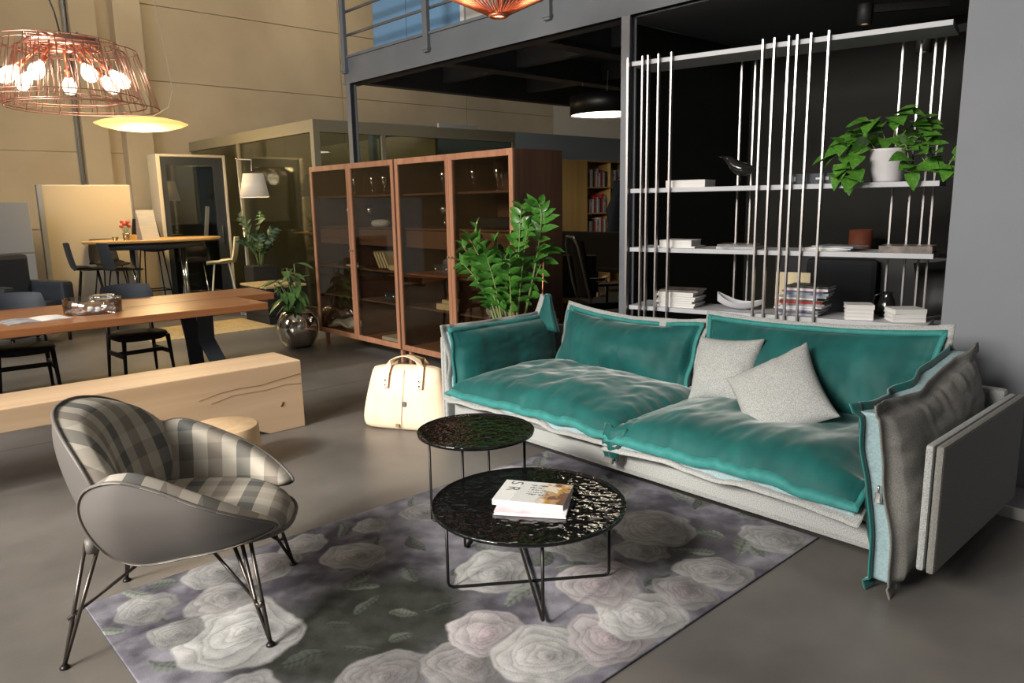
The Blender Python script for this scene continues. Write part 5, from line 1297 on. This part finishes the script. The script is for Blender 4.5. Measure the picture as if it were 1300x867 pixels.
ac = thing('visitor_chair', 'dark chair with pale wooden armrest behind the office chair', 'chair', (6.75, 6.15, 0), math.radians(120))
MB().box(-.28, .28, -.26, .26, .40, .48, .03).build('seat', 'leather_tan_dark', ac); MB().box(-.27, .27, .22, .28, .48, .98, .03).build('backrest', 'black_fabric', ac)
for s in (-1, 1):
    for y in (-.22, .24): MB().tube([(s*.30, y, 0), (s*.30, y, .66)], .014, 8).build('leg', 'metal_grey', ac)
    MB().box(s*.30-.03, s*.30+.03, -.28, .28, .66, .69, .008).build('armrest', 'oak_top', ac)
dk = thing('work_desk', 'dark desk with black privacy screen under the drum lamp', 'desk', (7.6, 6.1, 0))
MB().box(-.4, .4, -.9, .9, .72, .75, .004).build('desktop', 'black_matt', dk); MB().box(-.42, -.39, -.85, .85, .78, 1.22, .004).build('privacy_screen', 'black_fabric', dk)
MB().box(-.43, -.38, -.85, .85, .74, .78, .004).build('screen_clamp', 'metal_dark', dk)
for y in (-.8, .8): MB().box(-.35, .35, y-.03, y+.03, 0, .72, .004).build('leg', 'metal_dark', dk)
tag(MB().box(-.05, .05, -.06, .06, 0, .025, .006).build('pink_sponge', 'red_pink', loc=(6.75, 6.1, .481)), 'bright pink pad lying on the visitor chair seat', 'pad')
# dark coat hanging at the bookcase
ct = []
for i in range(15):
    t = i/14; wd = .10+.22*min(1, t*2.4)+.05*t
    for j in range(24):
        a = 2*math.pi*j/24; ct.append((wd*math.cos(a)*(1+.06*math.sin(a*5+i)), .12*math.sin(a)*(1+.15*math.sin(a*4)), 1.95-1.15*t))
ff = [(i*24+j, i*24+(j+1) % 24, (i+1)*24+(j+1) % 24, (i+1)*24+j) for i in range(14) for j in range(24)]+[tuple(range(24)), tuple(14*24+j for j in range(24))[::-1]]
sd = thing('coat_stand', 'black coat hanging on a dark stand before the bookcase', 'coat stand', (10.55, 8.6, 0))
mk('coat', ct, ff, 'black_fabric', sd, True)
MB().tube([(0, 0, 0), (0, 0, 2.05)], .02, 8).lathe([(0, 0), (.22, 0), (.22, .02), (0, .03)], 20).build('pole', 'metal_dark', sd)
MB().tube([(-.12, 0, 1.97), (0, 0, 2.0), (.12, 0, 1.97)], .012, 8).build('hook', 'metal_dark', sd)
# things standing in the dark niche behind the shelf
nc = thing('niche_chair', 'dark olive high backed chair in the niche behind the shelf', 'chair', (5.95, 2.62, 0), math.radians(-70))
MB().box(-.28, .28, -.28, .26, .42, .50, .04).build('seat', 'cover_black', nc); MB().box(-.27, .27, .2, .30, .50, 1.10, .05).build('backrest', 'black_fabric', nc)
for s in (-1, 1):
    for y in (-.24, .24): MB().tube([(s*.24, y, 0), (s*.24, y, .43)], .016, 8).build('leg', 'metal_dark', nc)
ns = thing('niche_sideboard', 'low dark sideboard against the niche wall behind the shelf', 'sideboard', (6.6, 2.2, 0))
MB().box(-.22, .22, -1.2, 1.2, .12, 1.12, .006).build('carcass', 'cover_black', ns)
for y in (-1.19, -.39, .41): MB().box(-.245, -.222, y, y+.78, .14, 1.10, .004).build('door', 'cover_black', ns)
for y in (-1.1, 1.1): MB().box(-.2, .2, y-.03, y+.03, 0, .12).build('foot', 'metal_dark', ns)
tp = thing('clay_pot', 'terracotta coloured cup standing on the dark sideboard', 'pot', (6.55, 2.72, 1.121))
MB().lathe([(0, 0), (.08, 0), (.095, .03), (.095, .2), (.09, .2), (.085, .03), (0, .02)], 24).build('cup', 'terracotta', tp)
bp_ = thing('white_bench', 'pale bench with a wooden edge in the niche beside the pillar', 'bench', (5.75, 1.7, 0))
MB().box(-.3, .3, -.35, .35, .62, .72, .02).build('seat_pad', 'pot_white', bp_); MB().box(-.3, .3, -.36, .36, .56, .62, .006).build('seat_frame', 'leather_tan_dark', bp_)
for x in (-.26, .26):
    for y in (-.3, .3): MB().box(x-.02, x+.02, y-.02, y+.02, 0, .56).build('leg', 'metal_dark', bp_)
cushion('patterned_cushion', .42, .42, .16, frame((0, 0, 0), (0, -1, .2), (.35, .2, 1)), ('cover_black',), None, np.zeros(3), fl=0, g=.004, seed=31, nu=24, nv=24, wr=.004, pf=.5, pb=.5, p=2.4, gather=.0, wave=0, pinch=.08, sub=False)
pc = bpy.data.objects['patterned_cushion']; pc.location = (5.74, 1.78, .965); tag(pc, 'dark patterned cushion on the pale bench in the niche', 'cushion')
